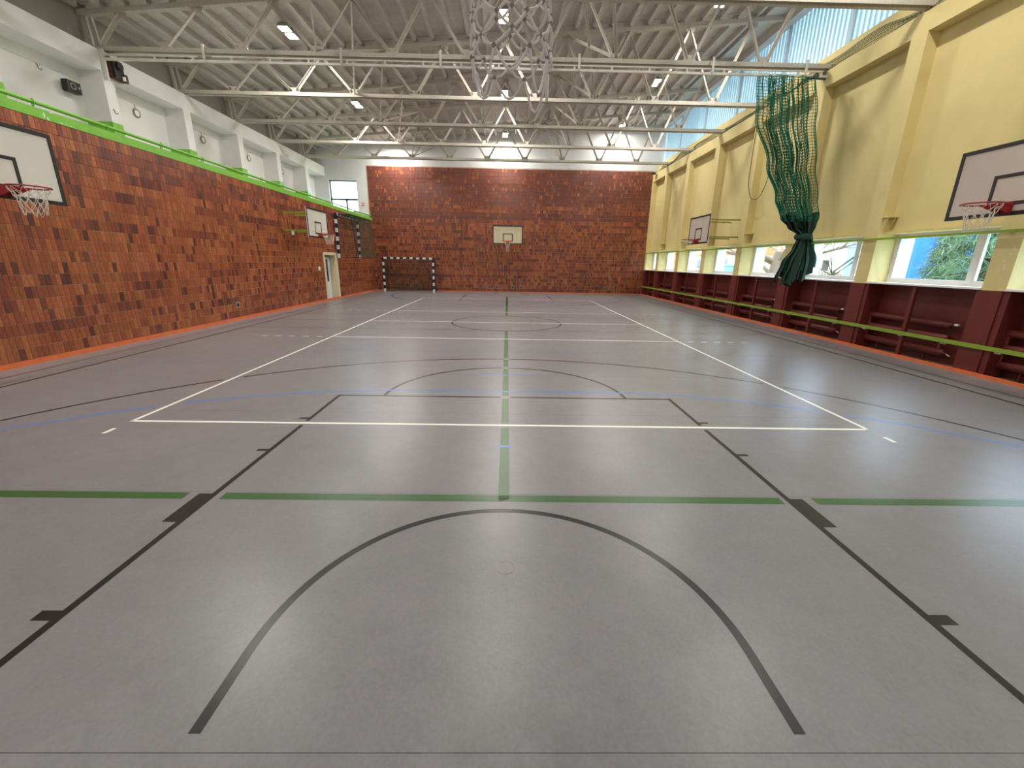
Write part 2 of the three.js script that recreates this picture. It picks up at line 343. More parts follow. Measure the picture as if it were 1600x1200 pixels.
// left wall: tiled from the floor to the green band, a gallery behind it; the door opening is left free
const DOOR = [20.32, 21.62, 2.1], GREEN0 = 4.27, GREEN1 = 4.435;
const wallLeft = struct('wall_left', [
  box(XL - 0.3, XL - 0.012, 0, GREEN0, DN, DOOR[0]), box(XL - 0.3, XL - 0.012, 0, GREEN0, DOOR[1], DF), box(XL - 0.3, XL - 0.012, DOOR[2], GREEN0, DOOR[0], DOOR[1]),
], M.mortar);
{
  const cells = [];
  for (let j = 0; j < 20; j++) for (let i = 0; i * TW < DF - 2.2; i++) {
    const d = DF - 0.05 - i * TW, y = 0.095 + TH * (j + 0.5);
    if (d > DOOR[0] - 0.14 && d < DOOR[1] + 0.28 && y < DOOR[2] + 0.14) continue;
    cells.push({ p: P(XL - 0.007, y, d), yaw: PI / 2, tone: tileTone(i, j, y, 17, j > 16 ? 0.3 : 0.05), tx: ra(-0.006, 0.006), ty: ra(-0.008, 0.008) });
  }
  tileField(wallLeft, cells, 300);
  const chip = (d, y, w, h, n) => { const sh = new THREE.Shape(Array.from({ length: n }, (_, k) => { const a = k / n * 2 * PI, q = ra(0.45, 1); return new THREE.Vector2(Math.cos(a) * w * q, Math.sin(a) * h * q); })); mesh('paint_chip', new THREE.ExtrudeGeometry(sh, { depth: 0.001, bevelEnabled: false }).rotateY(PI / 2).translate(XL + 0.0042, y, -d), M.white, wallLeft); };
  for (const [d, y, w, h] of [[8.72, 4.35, 0.022, 0.07], [8.78, 4.3, 0.02, 0.045], [8.86, 4.42, 0.05, 0.012], [9.02, 4.3, 0.03, 0.014], [9.12, 4.315, 0.02, 0.012], [9.2, 4.29, 0.026, 0.01]]) chip(d, y, w, h, 9);
  mesh('green_band', [box(XL - 0.3, XL + 0.004, GREEN0, GREEN1, DN, DF)], M.green, wallLeft);
}
struct('floor_gallery', [box(-12.2, XL - 0.3, 4.2, 4.36, DN, DF)], M.white);

// gallery wall on the left: columns, a beam and recessed bays
const wallGallery = struct('wall_gallery_left', [
  box(-12.2, XB, 4.36, 7.3, DN, DF), box(XB, XU, 6.76, 7.27, DN, DF), box(XB, XB + 0.03, 6.5, 6.76, DN, DF),
], M.white);
mesh('upper_strip', [box(-12.2, XU - 0.42, 7.27, 8.6, DN, DF)], M.upperGrey, wallGallery);
for (const b of bays) {
  const d = b - 0.04; if (d < 0 || d > DF) continue;
  mesh('column', box(XB, XU, 5.52, 6.76, d - 0.17, d + 0.17), M.white, wallGallery);
  mesh('column_base', box(XB, XU + 0.004, 4.36, 5.52, d - 0.172, d + 0.172), M.green, wallGallery);
}

// far wall: tiles with white plaster above and beside them, a window over the gallery
const FW = [-10.98, -9.28, 4.75, 6.55];
const wallFar = struct('wall_far', [
  box(XL - 0.16, 9.7, 0, 10.3, DF + 0.012, DF + 0.4), box(-12.2, XL - 0.16, 0, FW[2], DF, DF + 0.4), box(-12.2, XL - 0.16, FW[3], 10.3, DF, DF + 0.4),
  box(-12.2, FW[0], FW[2], FW[3], DF, DF + 0.4), box(FW[1], XL - 0.16, FW[2], FW[3], DF, DF + 0.4), box(XL - 0.16, 9.7, 7.4, 10.3, DF - 0.01, DF + 0.012),
], M.whiteCool);
{
  mesh('tile_bed', [box(XL - 0.16, XR, 0, 7.4, DF, DF + 0.012)], M.mortar, wallFar);
  const cells = [];
  for (let j = 0; j < 35; j++) for (let i = 0; i < 183; i++) {
    const x = XL - 0.1 + TW * (i + 0.5), y = 0.06 + TH * (j + 0.5);
    cells.push({ p: P(x, y, DF - 0.005), yaw: 0, tone: tileTone(i, j, y, 29, y > 5.3 ? 0.8 : y > 4.4 && y < 4.9 ? 0.85 : y < 1.2 ? 0.32 : 0.22), tx: ra(-0.006, 0.006), ty: ra(-0.008, 0.008) });
  }
  tileField(wallFar, cells, 0);
}
const wallNear = struct('wall_near', [box(-12.2, 9.7, 0, 10.3, DN - 0.3, DN)], M.whiteCool);

// ---------------------------------------------------------------- right wall: pillars, beam, panels, niches
const wallRight = struct('wall_right', [box(XR, 9.75, 6.77, 7.18, DN, DF)], M.yellow);
mesh('upstand', box(9.12, 9.75, 7.18, 7.75, DN, DF), M.yellow, wallRight);
const WIN = [1.6, 2.7];                                               // window sill and head
const openings = [];
for (let k = 0; k + 1 < bays.length; k++) {
  const d0 = Math.max(DN, bays[k] + 0.2), d1 = Math.min(DF - 0.28, bays[k + 1] - 0.2); if (d1 - d0 < 0.8) continue;
  openings.push([d0, d1, k]);
  mesh('wall_panel', box(9.12, 9.75, WIN[1], 6.77, d0, d1), M.yellow, wallRight);
  mesh('lintel', [box(XR + 0.12, 9.12, WIN[1], WIN[1] + 0.05, d0, d1)], M.yellow, wallRight);
  mesh('niche_back', box(9.27, 9.75, 0, WIN[0] - 0.05, d0, d1), M.maroon, wallRight);
  mesh('niche_floor', box(XR, 9.27, -0.003, 0.004, d0, d1), M.nicheFloor, wallRight);
  const mid = (d0 + d1) / 2 + 0.02;
  mesh('niche_post', box(XR + 0.005, XR + 0.07, 0, WIN[0] - 0.05, mid - 0.04, mid + 0.04), M.maroon, wallRight);
}
for (const b of bays) {
  const end = b > DF, d0 = end ? DF - 0.28 : Math.max(DN, b - 0.2), d1 = Math.min(DF, b + 0.2); if (d1 < DN) continue;
  mesh('pillar', [box(XR, 9.75, WIN[0] - 0.04, 6.77, d0, d1)], M.yellow, wallRight);
  const l0 = end ? DF - 0.28 : Math.max(DN, b - 0.16), l1 = Math.min(DF, b + 0.27);
  if (l1 > l0) mesh('pillar_casing', [box(XR, 9.75, 0, WIN[0] - 0.04, l0, l1)], M.maroon, wallRight);
  if (b - 0.27 > DN && b < DF) mesh('pillar_strip', box(XR + 0.025, 9.75, 0, WIN[0] - 0.04, b - 0.27, b - 0.16), M.maroon, wallRight);
}

// windows over the niches
const windowLabels = [];
openings.forEach(([d0, d1], i) => {
  const w = struct('window_' + (i + 1), null), x0 = 9.33, x1 = 9.4, y0 = WIN[0], y1 = WIN[1], f = 0.06, m = d0 + (d1 - d0) * 0.27;
  mesh('sill', box(XR - 0.025, x0 + 0.02, y0 - 0.035, y0, d0 + 0.001, d1 - 0.001), M.pvc, w);
  mesh('frame', [box(x0, x1, y0, y0 + f, d0, d1), box(x0, x1, y1 - f, y1, d0, d1), box(x0, x1, y0 + f, y1 - f, d0, d0 + f), box(x0, x1, y0 + f, y1 - f, d1 - f, d1), box(x0, x1, y0 + f, y1 - f, m - 0.035, m + 0.035)], M.pvc, w);
  mesh('jamb', [box(x1, 9.76, y0 - 0.03, y1, d1 - 0.012, d1 + 0.001), box(x1, 9.76, y0 - 0.03, y1, d0 - 0.001, d0 + 0.012), box(x1, 9.82, y0 - 0.05, y0 - 0.02, d0, d1)], M.reveal, w);
  const s = 0.045;
  const sash = (a, b, tilt) => {
    const o = mesh('sash', [box(-0.03, 0.03, 0, s, a, b), box(-0.03, 0.03, y1 - y0 - 2 * f - s, y1 - y0 - 2 * f, a, b), box(-0.03, 0.03, s, y1 - y0 - 2 * f - s, a, a + s), box(-0.03, 0.03, s, y1 - y0 - 2 * f - s, b - s, b)], M.pvc, w);
    o.position.set(x0 + 0.035, y0 + f, 0); if (tilt) o.rotation.z = tilt;
    mesh('pane', box(-0.004, 0.004, s, y1 - y0 - 2 * f - s, a + s, b - s), M.glass, o);
    if (tilt) mesh('handle', [box(-0.05, -0.03, 0.42, 0.54, b - 0.035, b - 0.012)], M.pvc, o);
  };
  sash(m + 0.036, d1 - f - 0.001, 0);
  sash(d0 + f + 0.001, m - 0.036, i % 3 === 2 ? 0.11 : 0);
});

// clerestory of upright translucent glass channels over the right wall
const clerestory = struct('window_20', null);
{
  const y0 = 7.75, y1 = 9.74, W = 0.19, x = 9.5, t = 0.008, f = 0.06;
  const channel = metreUV(merge([box(0, t, 0, y1 - y0, 0.003, W - 0.003), box(-f, 0, 0, y1 - y0, 0.003, 0.003 + t), box(-f, 0, 0, y1 - y0, W - 0.003 - t, W - 0.003)]));
  for (let d = 3.4; d + W < DF; d += W) { const o = new THREE.Mesh(channel, M.translucent); o.name = numbered('glass_channel'); o.position.set(x, y0, -d); o.castShadow = o.receiveShadow = true; clerestory.add(o); }
  mesh('end_panel', box(9.46, 9.5, y0, y1, DN, 3.4), M.yellow, clerestory);
  for (const b of bays) if (b > 1 && b < DF) { mesh('post', box(9.38, 9.45, y0, y1, b - 0.045, b + 0.045), M.postBlue, clerestory); }
}

// gallery window in the far wall
{
  const w = struct('window_21', null), [x0, x1, y0, y1] = FW, f = 0.06, d0 = DF + 0.14, d1 = DF + 0.21, ym = 5.48, xm = -10.02;
  mesh('frame', [box(x0, x1, y0, y0 + f, d0, d1), box(x0, x1, y1 - f, y1, d0, d1), box(x0, x0 + f, y0, y1, d0, d1), box(x1 - f, x1, y0, y1, d0, d1), box(x0, x1, ym - 0.05, ym + 0.05, d0, d1), box(xm - 0.05, xm + 0.05, y0, ym, d0, d1)], M.darkSteel, w);
  for (const [a, b, c, e] of [[x0 + f, x1 - f, ym + 0.05, y1 - f], [x0 + f, xm - 0.05, y0 + f, ym - 0.05], [xm + 0.05, x1 - f, y0 + f, ym - 0.05]]) mesh('pane', box(a, b, c, e, d0 + 0.03, d0 + 0.036), M.glass, w);
}

// ---------------------------------------------------------------- ceiling of ribbed roof slabs
const tilt = Math.atan(0.084);
const ceiling = struct('ceiling', [(() => { const g = box(-12.4 / Math.cos(tilt), 10.1, 0.19, 0.5, DN - 0.3, DF + 0.4); g.rotateZ(tilt); g.translate(0, roofY(0), 0); return g; })()], M.roof);
{
  const W = 0.6, L = 2.98;
  const slabGeo = metreUV(merge([
    new THREE.BoxGeometry(W - 0.004, 0.03, L).translate(0, 0.175, 0),
    ...[-1, 1].map((s) => { const g = new THREE.ExtrudeGeometry(new THREE.Shape((s > 0 ? [[W / 2 - 0.003, 0], [W / 2 - 0.003, 0.161], [W / 2 - 0.075, 0.161], [W / 2 - 0.055, 0]] : [[-W / 2 + 0.003, 0], [-W / 2 + 0.055, 0], [-W / 2 + 0.075, 0.161], [-W / 2 + 0.003, 0.161]]).map(([x, y]) => new THREE.Vector2(x, y))), { depth: L - 0.34, bevelEnabled: true, bevelSize: 0.004, bevelThickness: 0.05, bevelSegments: 1 }); g.translate(0, 0, -(L - 0.34) / 2); return g; }),
  ]));
  const cos = Math.cos(tilt), rest = [];
  for (let k = 0; k + 1 < bays.length; k++) for (let i = 0; i < 36; i++) {
    const x = -11.85 + 0.6 * cos * i, d = (bays[k] + bays[k + 1]) / 2; if (d < 0 || x > 9.5) continue;
    const o = new THREE.Mesh(slabGeo, M.slab); o.position.set(x, roofY(x), -d); o.rotation.z = tilt; o.castShadow = o.receiveShadow = true;
    if (d > 8.5) { o.name = numbered('roof_slab'); ceiling.add(o); } else { o.updateMatrix(); rest.push(slabGeo.clone().applyMatrix4(o.matrix)); }
  }
  const r = new THREE.Mesh(mergeGeometries(rest), M.slab); r.name = 'roof_slabs'; r.userData.kind = 'stuff'; r.castShadow = r.receiveShadow = true; ceiling.add(r);
  mesh('eave_beam', [(() => { const g = merge([box(9.14, 9.47, -0.3, 0.19, DN, DF), box(8.45, 9.14, -0.02, 0.19, DN, DF)]); g.rotateZ(tilt); g.translate(0, roofY(0), 0); return g; })()], M.slab, ceiling);
}

{ // bare spots where the yellow paint has come off the nearest pillar
  for (const [d, y, w, h] of [[7.56, 1.98, 0.013, 0.07], [7.6, 2.08, 0.01, 0.03], [7.53, 2.2, 0.012, 0.02], [7.5, 2.31, 0.014, 0.022], [7.49, 2.42, 0.008, 0.03], [7.63, 1.9, 0.01, 0.03]]) { const sh = new THREE.Shape(Array.from({ length: 9 }, (_, k) => { const a = k / 9 * 2 * PI, q = ra(0.45, 1); return new THREE.Vector2(Math.cos(a) * w * q, Math.sin(a) * h * q); })); mesh('paint_chip', new THREE.ExtrudeGeometry(sh, { depth: 0.0015, bevelEnabled: false }).rotateY(-PI / 2).translate(XR - 0.0003, y, -d), M.white, wallRight); }
}
// ---------------------------------------------------------------- roof trusses
const ORD = ['first', 'second', 'third', 'fourth', 'fifth', 'sixth', 'seventh', 'eighth'];
const NB = (k) => -9.455 + 2.066 * k, NT = (k) => -10.5 + 2.066 * k, topY = (x) => roofY(x) - 0.16, CH = 7.27;
function truss(label, back, fore) {
  const t = thing('roof_truss', label, 'roof truss', [0, 0, 0], 0, 'steel roof trusses across the hall');
  const V = (x, y, z = 0) => new THREE.Vector3(x, y, z), up = new THREE.Vector3(0, 1, 0);
  mesh('bottom_chord', [angle(V(-11.5, CH + 0.06, 0.055), V(9.1, CH + 0.06, 0.055), 0.1, 0.012, new THREE.Vector3(0, 0, -1)), angle(V(-11.5, CH + 0.06, -0.055), V(9.1, CH + 0.06, -0.055), 0.1, 0.012, new THREE.Vector3(0, 0, -1), -1), box(-11.5, 9.1, CH + 0.01, CH + 0.115, 0.05, 0.062), box(-11.5, 9.1, CH + 0.01, CH + 0.115, -0.062, -0.05), box(-11.5, 9.1, CH + 0.105, CH + 0.118, -0.06, 0.06)], M.steel, t);
  mesh('top_chord', [bar(V(-11.75, topY(-11.75) + 0.07), V(9.3, topY(9.3) + 0.07), 0.16, 0.13, up)], M.steel, t);
  for (let k = 0; k < 10; k++) {
    const a = V(NT(k), topY(NT(k)) - 0.02), sides = k === 0 ? [[-11.15, CH + 0.14], [NB(0) - 0.09, CH + 0.16]] : k === 9 ? [[NB(8) + 0.09, CH + 0.16]] : [[NB(k - 1) + 0.09, CH + 0.16], [NB(k) - 0.09, CH + 0.16]];
    sides.forEach(([x, y], s) => { const b = V(x, y), left = b.x < a.x; mesh('diagonal', [angle(left ? b : a, left ? a : b, 0.08, 0.012, undefined, (k + s) % 2 ? 1 : -1)], M.steel, t); });
    mesh('top_gusset', [new THREE.ExtrudeGeometry(new THREE.Shape([[-0.17, 0.06], [0.17, 0.06], [0.13, -0.08], [-0.13, -0.08]].map((p) => new THREE.Vector2(...p))), { depth: 0.02, bevelEnabled: false }).translate(a.x, a.y - 0.01, -0.01)], M.steel, t);
  }
  for (let k = 0; k < 9; k++) mesh('bottom_gusset', [new THREE.ExtrudeGeometry(new THREE.Shape([[-0.19, 0], [0.19, 0], [0.15, 0.2], [-0.15, 0.2]].map((p) => new THREE.Vector2(...p))), { depth: 0.024, bevelEnabled: false }).translate(NB(k), CH + 0.06, -0.012)], M.steel, t);
  mesh('end_post', [bar(V(-11.42, CH + 0.1), V(-11.46, topY(-11.46)), 0.07, 0.07), bar(V(-11.22, CH + 0.1), V(-11.3, topY(-11.3)), 0.05, 0.05)], M.steel, t);
  for (const [xb, xt] of [[NB(2), NT(3)], [NB(6), NT(6)]]) {          // sway braces to the neighbouring trusses
    if (fore) mesh('brace', [angle(V(xb, CH + 0.14, 0.03), V(xt, topY(xt), 2.96), 0.06, 0.008)], M.steel, t);
    if (back) mesh('brace', [angle(V(xb, CH + 0.14, -0.03), V(xt, topY(xt), -2.96), 0.06, 0.008)], M.steel, t);
  }
  return t;
}
{
  const proto = truss('x', true, true), inView = bays.filter((b) => b > 9 && b < DF);
  for (const b of bays) {
    if (b < 4 || b > DF) continue;
    const k = inView.indexOf(b);
    const label = b < 5 ? 'cream steel roof truss overhead, nearest the viewer and above the picture' : b < 9 ? 'cream steel roof truss overhead, between the two closest lamps, above the picture'
      : k === 0 ? 'cream steel roof truss cut off by the upper picture edge, only its right end showing' : k === 1 ? 'cream steel roof truss with the white curtain track hung under it' : k === 5 ? 'cream steel roof truss closest to the far tiled wall' : `cream steel roof truss, ${['', 'first', 'second', 'third'][k - 1]} one behind the curtain track`;
    if (b < 5) { proto.position.z = -b; proto.userData.label = label; } else { copy(proto, [0, 0, b], null, label); }
  }
}

// ---------------------------------------------------------------- lamps: twin floodlights under the slabs
const lampSpots = [];
for (const [r, d] of [3.1, 9.1, 15.12, 21.15, 26.85].entries()) for (const [c, x] of [-6.72, -0.22, 6.4].entries()) lampSpots.push([r, c, x, d]);
let lampProto;
for (const [r, c, x, d] of lampSpots) {
  const y = roofY(x) - (r === 4 ? 0.25 : 0.12), side = ['left', 'middle', 'right'][c];
  const label = r < 2 ? `twin floodlight overhead above the picture, ${side} of the ${r ? 'second' : 'nearest'} row` : `twin floodlight glowing under the roof slabs, ${side} one of the ${['nearest', 'middle', 'farthest'][r - 2]} visible row`;
  let o;
  if (!lampProto) {
    o = lampProto = thing('floodlight', label, 'floodlight', [x, y, d], 0, 'floodlights under the roof');
    mesh('housing', [softBox(0.3, 0.78, 0.07, 0.012).rotateX(PI / 2).translate(0, 0, 0)], M.lampHousing, o);
    for (let k = -5; k <= 5; k++) { if (k % 2) mesh('fin', box(-0.13, 0.13, 0.035, 0.075, k * 0.06 - 0.006, k * 0.06 + 0.006), M.lampHousing, o); }
    for (const s of [-1, 1]) mesh('glowing_module', softBox(0.28, 0.27, 0.02, 0.004).rotateX(PI / 2).translate(0, -0.042, s * 0.22), M.lampGlow, o);
    for (const s of [-1, 1]) mesh('bracket', bar(new THREE.Vector3(s * 0.12, 0.03, 0), new THREE.Vector3(s * 0.12, 0.1, 0), 0.03, 0.01), M.lampHousing, o);
  } else o = copy(lampProto, [x, y, d], 0, label);
  for (const s of [-1, 1]) {
    const l = new THREE.RectAreaLight(srgb(255, 250, 242), LAMP_NITS, 0.24, 0.26); l.name = 'floodlight_beam';
    l.position.set(x, y - 0.058, -d + s * 0.22); l.lookAt(x, 0, -d + s * 0.22); scene.add(l);
  }
}

// ---------------------------------------------------------------- curtain track and gathered net curtain
{
  const d = 13.42, t = thing('curtain_track', 'white double curtain track hung below a roof truss, right across the hall', 'curtain track', [0, 0, d]);
  mesh('upper_rail', [box(-11.0, -8.5, 7.115, 7.145, -0.02, 0.02), box(-8.1, 8.78, 7.125, 7.155, -0.02, 0.02)], M.track, t);
  mesh('lower_rail', [box(-11.0, 8.82, 7.0, 7.055, -0.03, 0.03)], M.track, t);
  for (let x = -10.7; x < 8.8; x += 1.04) mesh('spacer', box(x - 0.025, x + 0.025, 7.05, 7.13, -0.014, 0.014), M.track, t);
  for (const x of [-8.3, -4.6, -1.9, 1.9, 5.6, 8.2]) mesh('hanger', [box(x - 0.03, x + 0.03, 6.99, 7.4, -0.05, -0.034), new THREE.SphereGeometry(0.03, 10, 8).translate(x, 7.4, 0.0), new THREE.SphereGeometry(0.03, 10, 8).translate(x, 7.03, 0.05)], M.track, t);
  mesh('end_pulley', [disc(0.07, 0.04).rotateX(PI / 2).translate(8.5, 7.02, 0.06), box(8.3, 8.84, 6.97, 7.02, 0.03, 0.06), disc(0.05, 0.03).rotateX(PI / 2).translate(8.72, 7.1, 0.06)], M.darkSteel, t);
}
{
  // fold(u, v): u runs along the gathered curtain, v from track (0) to hem (1)
  const c = thing('net_curtain', 'green divider net gathered at the right wall, its dark skirt tied in a knot', 'net curtain', [0, 0, 0]);
  const KEY = [ // y, x centre, half width, d centre, fold depth
    [7.02, 7.64, 0.75, 13.42, 0.12], [6.0, 7.73, 0.78, 13.3, 0.2], [4.7, 7.95, 0.62, 13.0, 0.24], [3.8, 8.14, 0.53, 12.78, 0.24], [3.25, 8.27, 0.49, 12.65, 0.22], [3.0, 8.38, 0.36, 12.62, 0.18], [2.8, 8.53, 0.19, 12.62, 0.11], [2.68, 8.54, 0.18, 12.62, 0.11], [2.45, 8.53, 0.26, 12.62, 0.14], [2.0, 8.45, 0.44, 12.6, 0.19], [1.52, 8.38, 0.5, 12.6, 0.2]];
  const keyAt = (y) => { let i = 0; while (i < KEY.length - 2 && KEY[i + 1][0] > y) i++; const a = KEY[i], b = KEY[i + 1], t = (a[0] - y) / (a[0] - b[0]), s = t * t * (3 - 2 * t); return a.map((v, k) => v + (b[k] - v) * (k ? s : t)); };
  const NF = 8, lap = (u) => u < 0.14 ? -1 + u / 0.14 * 0.42 : u < 0.5 ? -0.58 + (u - 0.14) / 0.36 * 0.5 : -0.08 + (u - 0.5) / 0.5 * 1.08; // one loose layer at the left, then bunched
  const fold = (u, y) => {
    const [, xc, hw, dc, dep] = keyAt(y), w = u + 0.03 * (vnoise(u * 9, y * 0.35, 4) - 0.5), a = w * NF * 2 * PI, k = Math.min(1, u / 0.16);
    return new THREE.Vector3(xc + hw * (lap(u) + k * 0.13 * Math.sin(a * 1.0 + 0.8) + 0.04 * Math.sin(2.3 * a + y) * k), y + (y > 6.9 ? 0 : 0.05 * k * Math.sin(a + u * 9)), -(dc + dep * Math.sin(a + 1.2 * Math.sin(u * 11)) * k * (0.5 + 0.9 * vnoise(u * 6, y * 0.4, 5))));
  };
  const tri = (r) => { const p = [], n = []; return { p, n, seg(a, b) { const z = b.clone().sub(a).normalize(), x = (Math.abs(z.y) > 0.8 ? new THREE.Vector3(1, 0, 0) : new THREE.Vector3(0, 1, 0)).cross(z).normalize(), y = z.clone().cross(x); const ring = [0, 1, 2].map((k) => { const t = k * 2.0944; return x.clone().multiplyScalar(Math.cos(t)).addScaledVector(y, Math.sin(t)); }); for (let k = 0; k < 3; k++) { const m = ring[k], o = ring[(k + 1) % 3]; for (const [q, v] of [[a, m], [b, o], [b, m], [a, m], [a, o], [b, o]]) { p.push(q.x + v.x * r, q.y + v.y * r, q.z + v.z * r); n.push(v.x, v.y, v.z); } } }, geo() { const g = new THREE.BufferGeometry(); g.setAttribute('position', new THREE.Float32BufferAttribute(p, 3)); g.setAttribute('normal', new THREE.Float32BufferAttribute(n, 3)); g.setAttribute('uv', new THREE.Float32BufferAttribute(new Float32Array(p.length / 3 * 2), 2)); return g; } }; };
  const rows = 46, cols = 104, y0 = 6.985, y1 = 3.2, T = tri(0.0075);
  for (let i = 0; i <= cols; i++) for (let j = 0; j < rows; j++) T.seg(fold(i / cols, y0 + (y1 - y0) * j / rows), fold(i / cols, y0 + (y1 - y0) * (j + 1) / rows));
  for (let j = 0; j <= rows; j++) for (let i = 0; i < cols * 3; i++) T.seg(fold(i / cols / 3, y0 + (y1 - y0) * j / rows), fold((i + 1) / cols / 3, y0 + (y1 - y0) * j / rows));
  const net = mesh('netting', T.geo(), M.netGreen, c); net.userData.kind = 'stuff';
  mesh('edge_rope', [tube(Array.from({ length: 20 }, (_, k) => fold(0, 7 - 3.7 * k / 19)), 0.011), tube(Array.from({ length: 20 }, (_, k) => fold(1, 7 - 3.7 * k / 19)), 0.011)], M.netGreen, c);
  const sheet = (ya, yb, nu, nv, extra = () => 0) => {
    const pos = [], idx = [];
    for (let j = 0; j <= nv; j++) for (let i = 0; i <= nu; i++) { const v = fold(i / nu, ya + (yb - ya) * j / nv); pos.push(v.x, v.y + extra(i / nu, j / nv), v.z); if (i && j) { const q = j * (nu + 1) + i; idx.push(q - nu - 2, q - 1, q - nu - 1, q - nu - 1, q - 1, q); } }
    const g = new THREE.BufferGeometry(); g.setAttribute('position', new THREE.Float32BufferAttribute(pos, 3)); g.setAttribute('uv', new THREE.Float32BufferAttribute(new Float32Array(pos.length / 3 * 2), 2)); g.setIndex(idx); g.computeVertexNormals(); return g;
  };
  mesh('skirt', sheet(3.3, 2.7, 220, 12, (u, v) => (1 - v) * 0.08 * Math.sin(u * 8)), M.cloth, c);
  mesh('hanging_skirt', sheet(2.76, 1.5, 220, 20, (u, v) => v * (0.34 * Math.max(0, u - 0.45) + 0.1 * Math.sin(u * 13))), M.cloth, c);
  mesh('lining', sheet(2.7, 1.72, 160, 14, (u, v) => v * (0.2 * u + 0.06 * Math.sin(u * 17))).translate(0.14, 0, -0.12), M.netGreen, c);
  const [, kx, , kd] = keyAt(2.76);
  mesh('knot', [new THREE.TorusGeometry(0.17, 0.07, 8, 20).rotateX(PI / 2).scale(1, 1.2, 0.9).translate(kx, 2.76, -kd)], M.cloth, c);
}
{ // net lying along the ledge under the clerestory
  const n = tag(mesh('ledge_net', (() => {
    const list = [];
    const pt = (a, d) => { const w = 0.03 * Math.sin(d * 3.1 + a) + 0.05 * (vnoise(d * 1.7, a, 3) - 0.5), t = a / 6; return new THREE.Vector3(9.105 - 0.225 * t * t, 7.2 + (0.36 * (1 - t) + 0.06 * Math.sin(t * 3.1)) * (0.55 + 0.7 * vnoise(d * 0.9, 1, 4)) + w * 0.4, -(d + w * 0.8)); };
    for (let a = 0; a <= 6; a++) list.push(tube(Array.from({ length: 60 }, (_, i) => pt(a, 7.8 + i * 0.33)), 0.006, 3, 240));
    for (let d = 7.8; d < 27.2; d += 0.1) list.push(tube([0, 2, 4, 6].map((a) => pt(a, d)), 0.005, 3, 6));
    return list;
  })(), M.netDark), 'dark rolled net lying along the ledge below the translucent strip window', 'net');
}

// ---------------------------------------------------------------- baskets
function looseNet({ rTop, rMid, rBot, len, n, twine, rows, loop, jitter, s }) {   // hangs from y = 0 downwards
  const R = (v) => v < 0.45 ? rTop + (rMid - rTop) * Math.sin(v / 0.45 * PI / 2) : rMid + (rBot - rMid) * ((v - 0.45) / 0.55);
  const knot = (j, i) => { const v = j / rows, a = (i + (j % 2) / 2) / n * 2 * PI + jitter * 0.5 * (hash(i % n, j, s) - 0.5), r = R(v) * (1 + (j ? jitter : 0) * 0.5 * (hash(i % n, j, s + 1) - 0.5)); return new THREE.Vector3(r * Math.cos(a), -len * (v + (j ? jitter * 0.11 * (hash(i % n, j, s + 2) - 0.5) : 0)), r * Math.sin(a)); };
  const strands = [], knots = [];
  for (let j = 0; j < rows; j++) for (let i = 0; i < n; i++) for (const k of [0, 1]) {
    const a = knot(j, i), b = knot(j + 1, (i + (j % 2 ? k : k - 1) + n) % n), m = a.clone().lerp(b, 0.5); m.x *= 1.05; m.z *= 1.05; m.y -= 0.012 * len * (1 + hash(i, j, s + k));
    strands.push(tube([a, m, b], twine, 6, 6));
  }
  for (let j = 1; j <= rows; j++) for (let i = 0; i < n; i++) knots.push(new THREE.IcosahedronGeometry(twine * 1.9, 1).scale(1, 1.15, 1).translate(...knot(j, i).toArray()));
  for (let i = 0; i < n; i++) { const a = knot(rows, i), b = knot(rows, (i + 1) % n), m = a.clone().lerp(b, 0.5), h = loop * (0.45 + 0.9 * hash(i, 77, s)); m.y -= h; const p = a.clone().lerp(m, 0.72), q = b.clone().lerp(m, 0.72); p.y -= h * 0.16; q.y -= h * 0.16; strands.push(tube([a, p, m, q, b], twine, 6, 14)); }
  return [strands, knots];
}
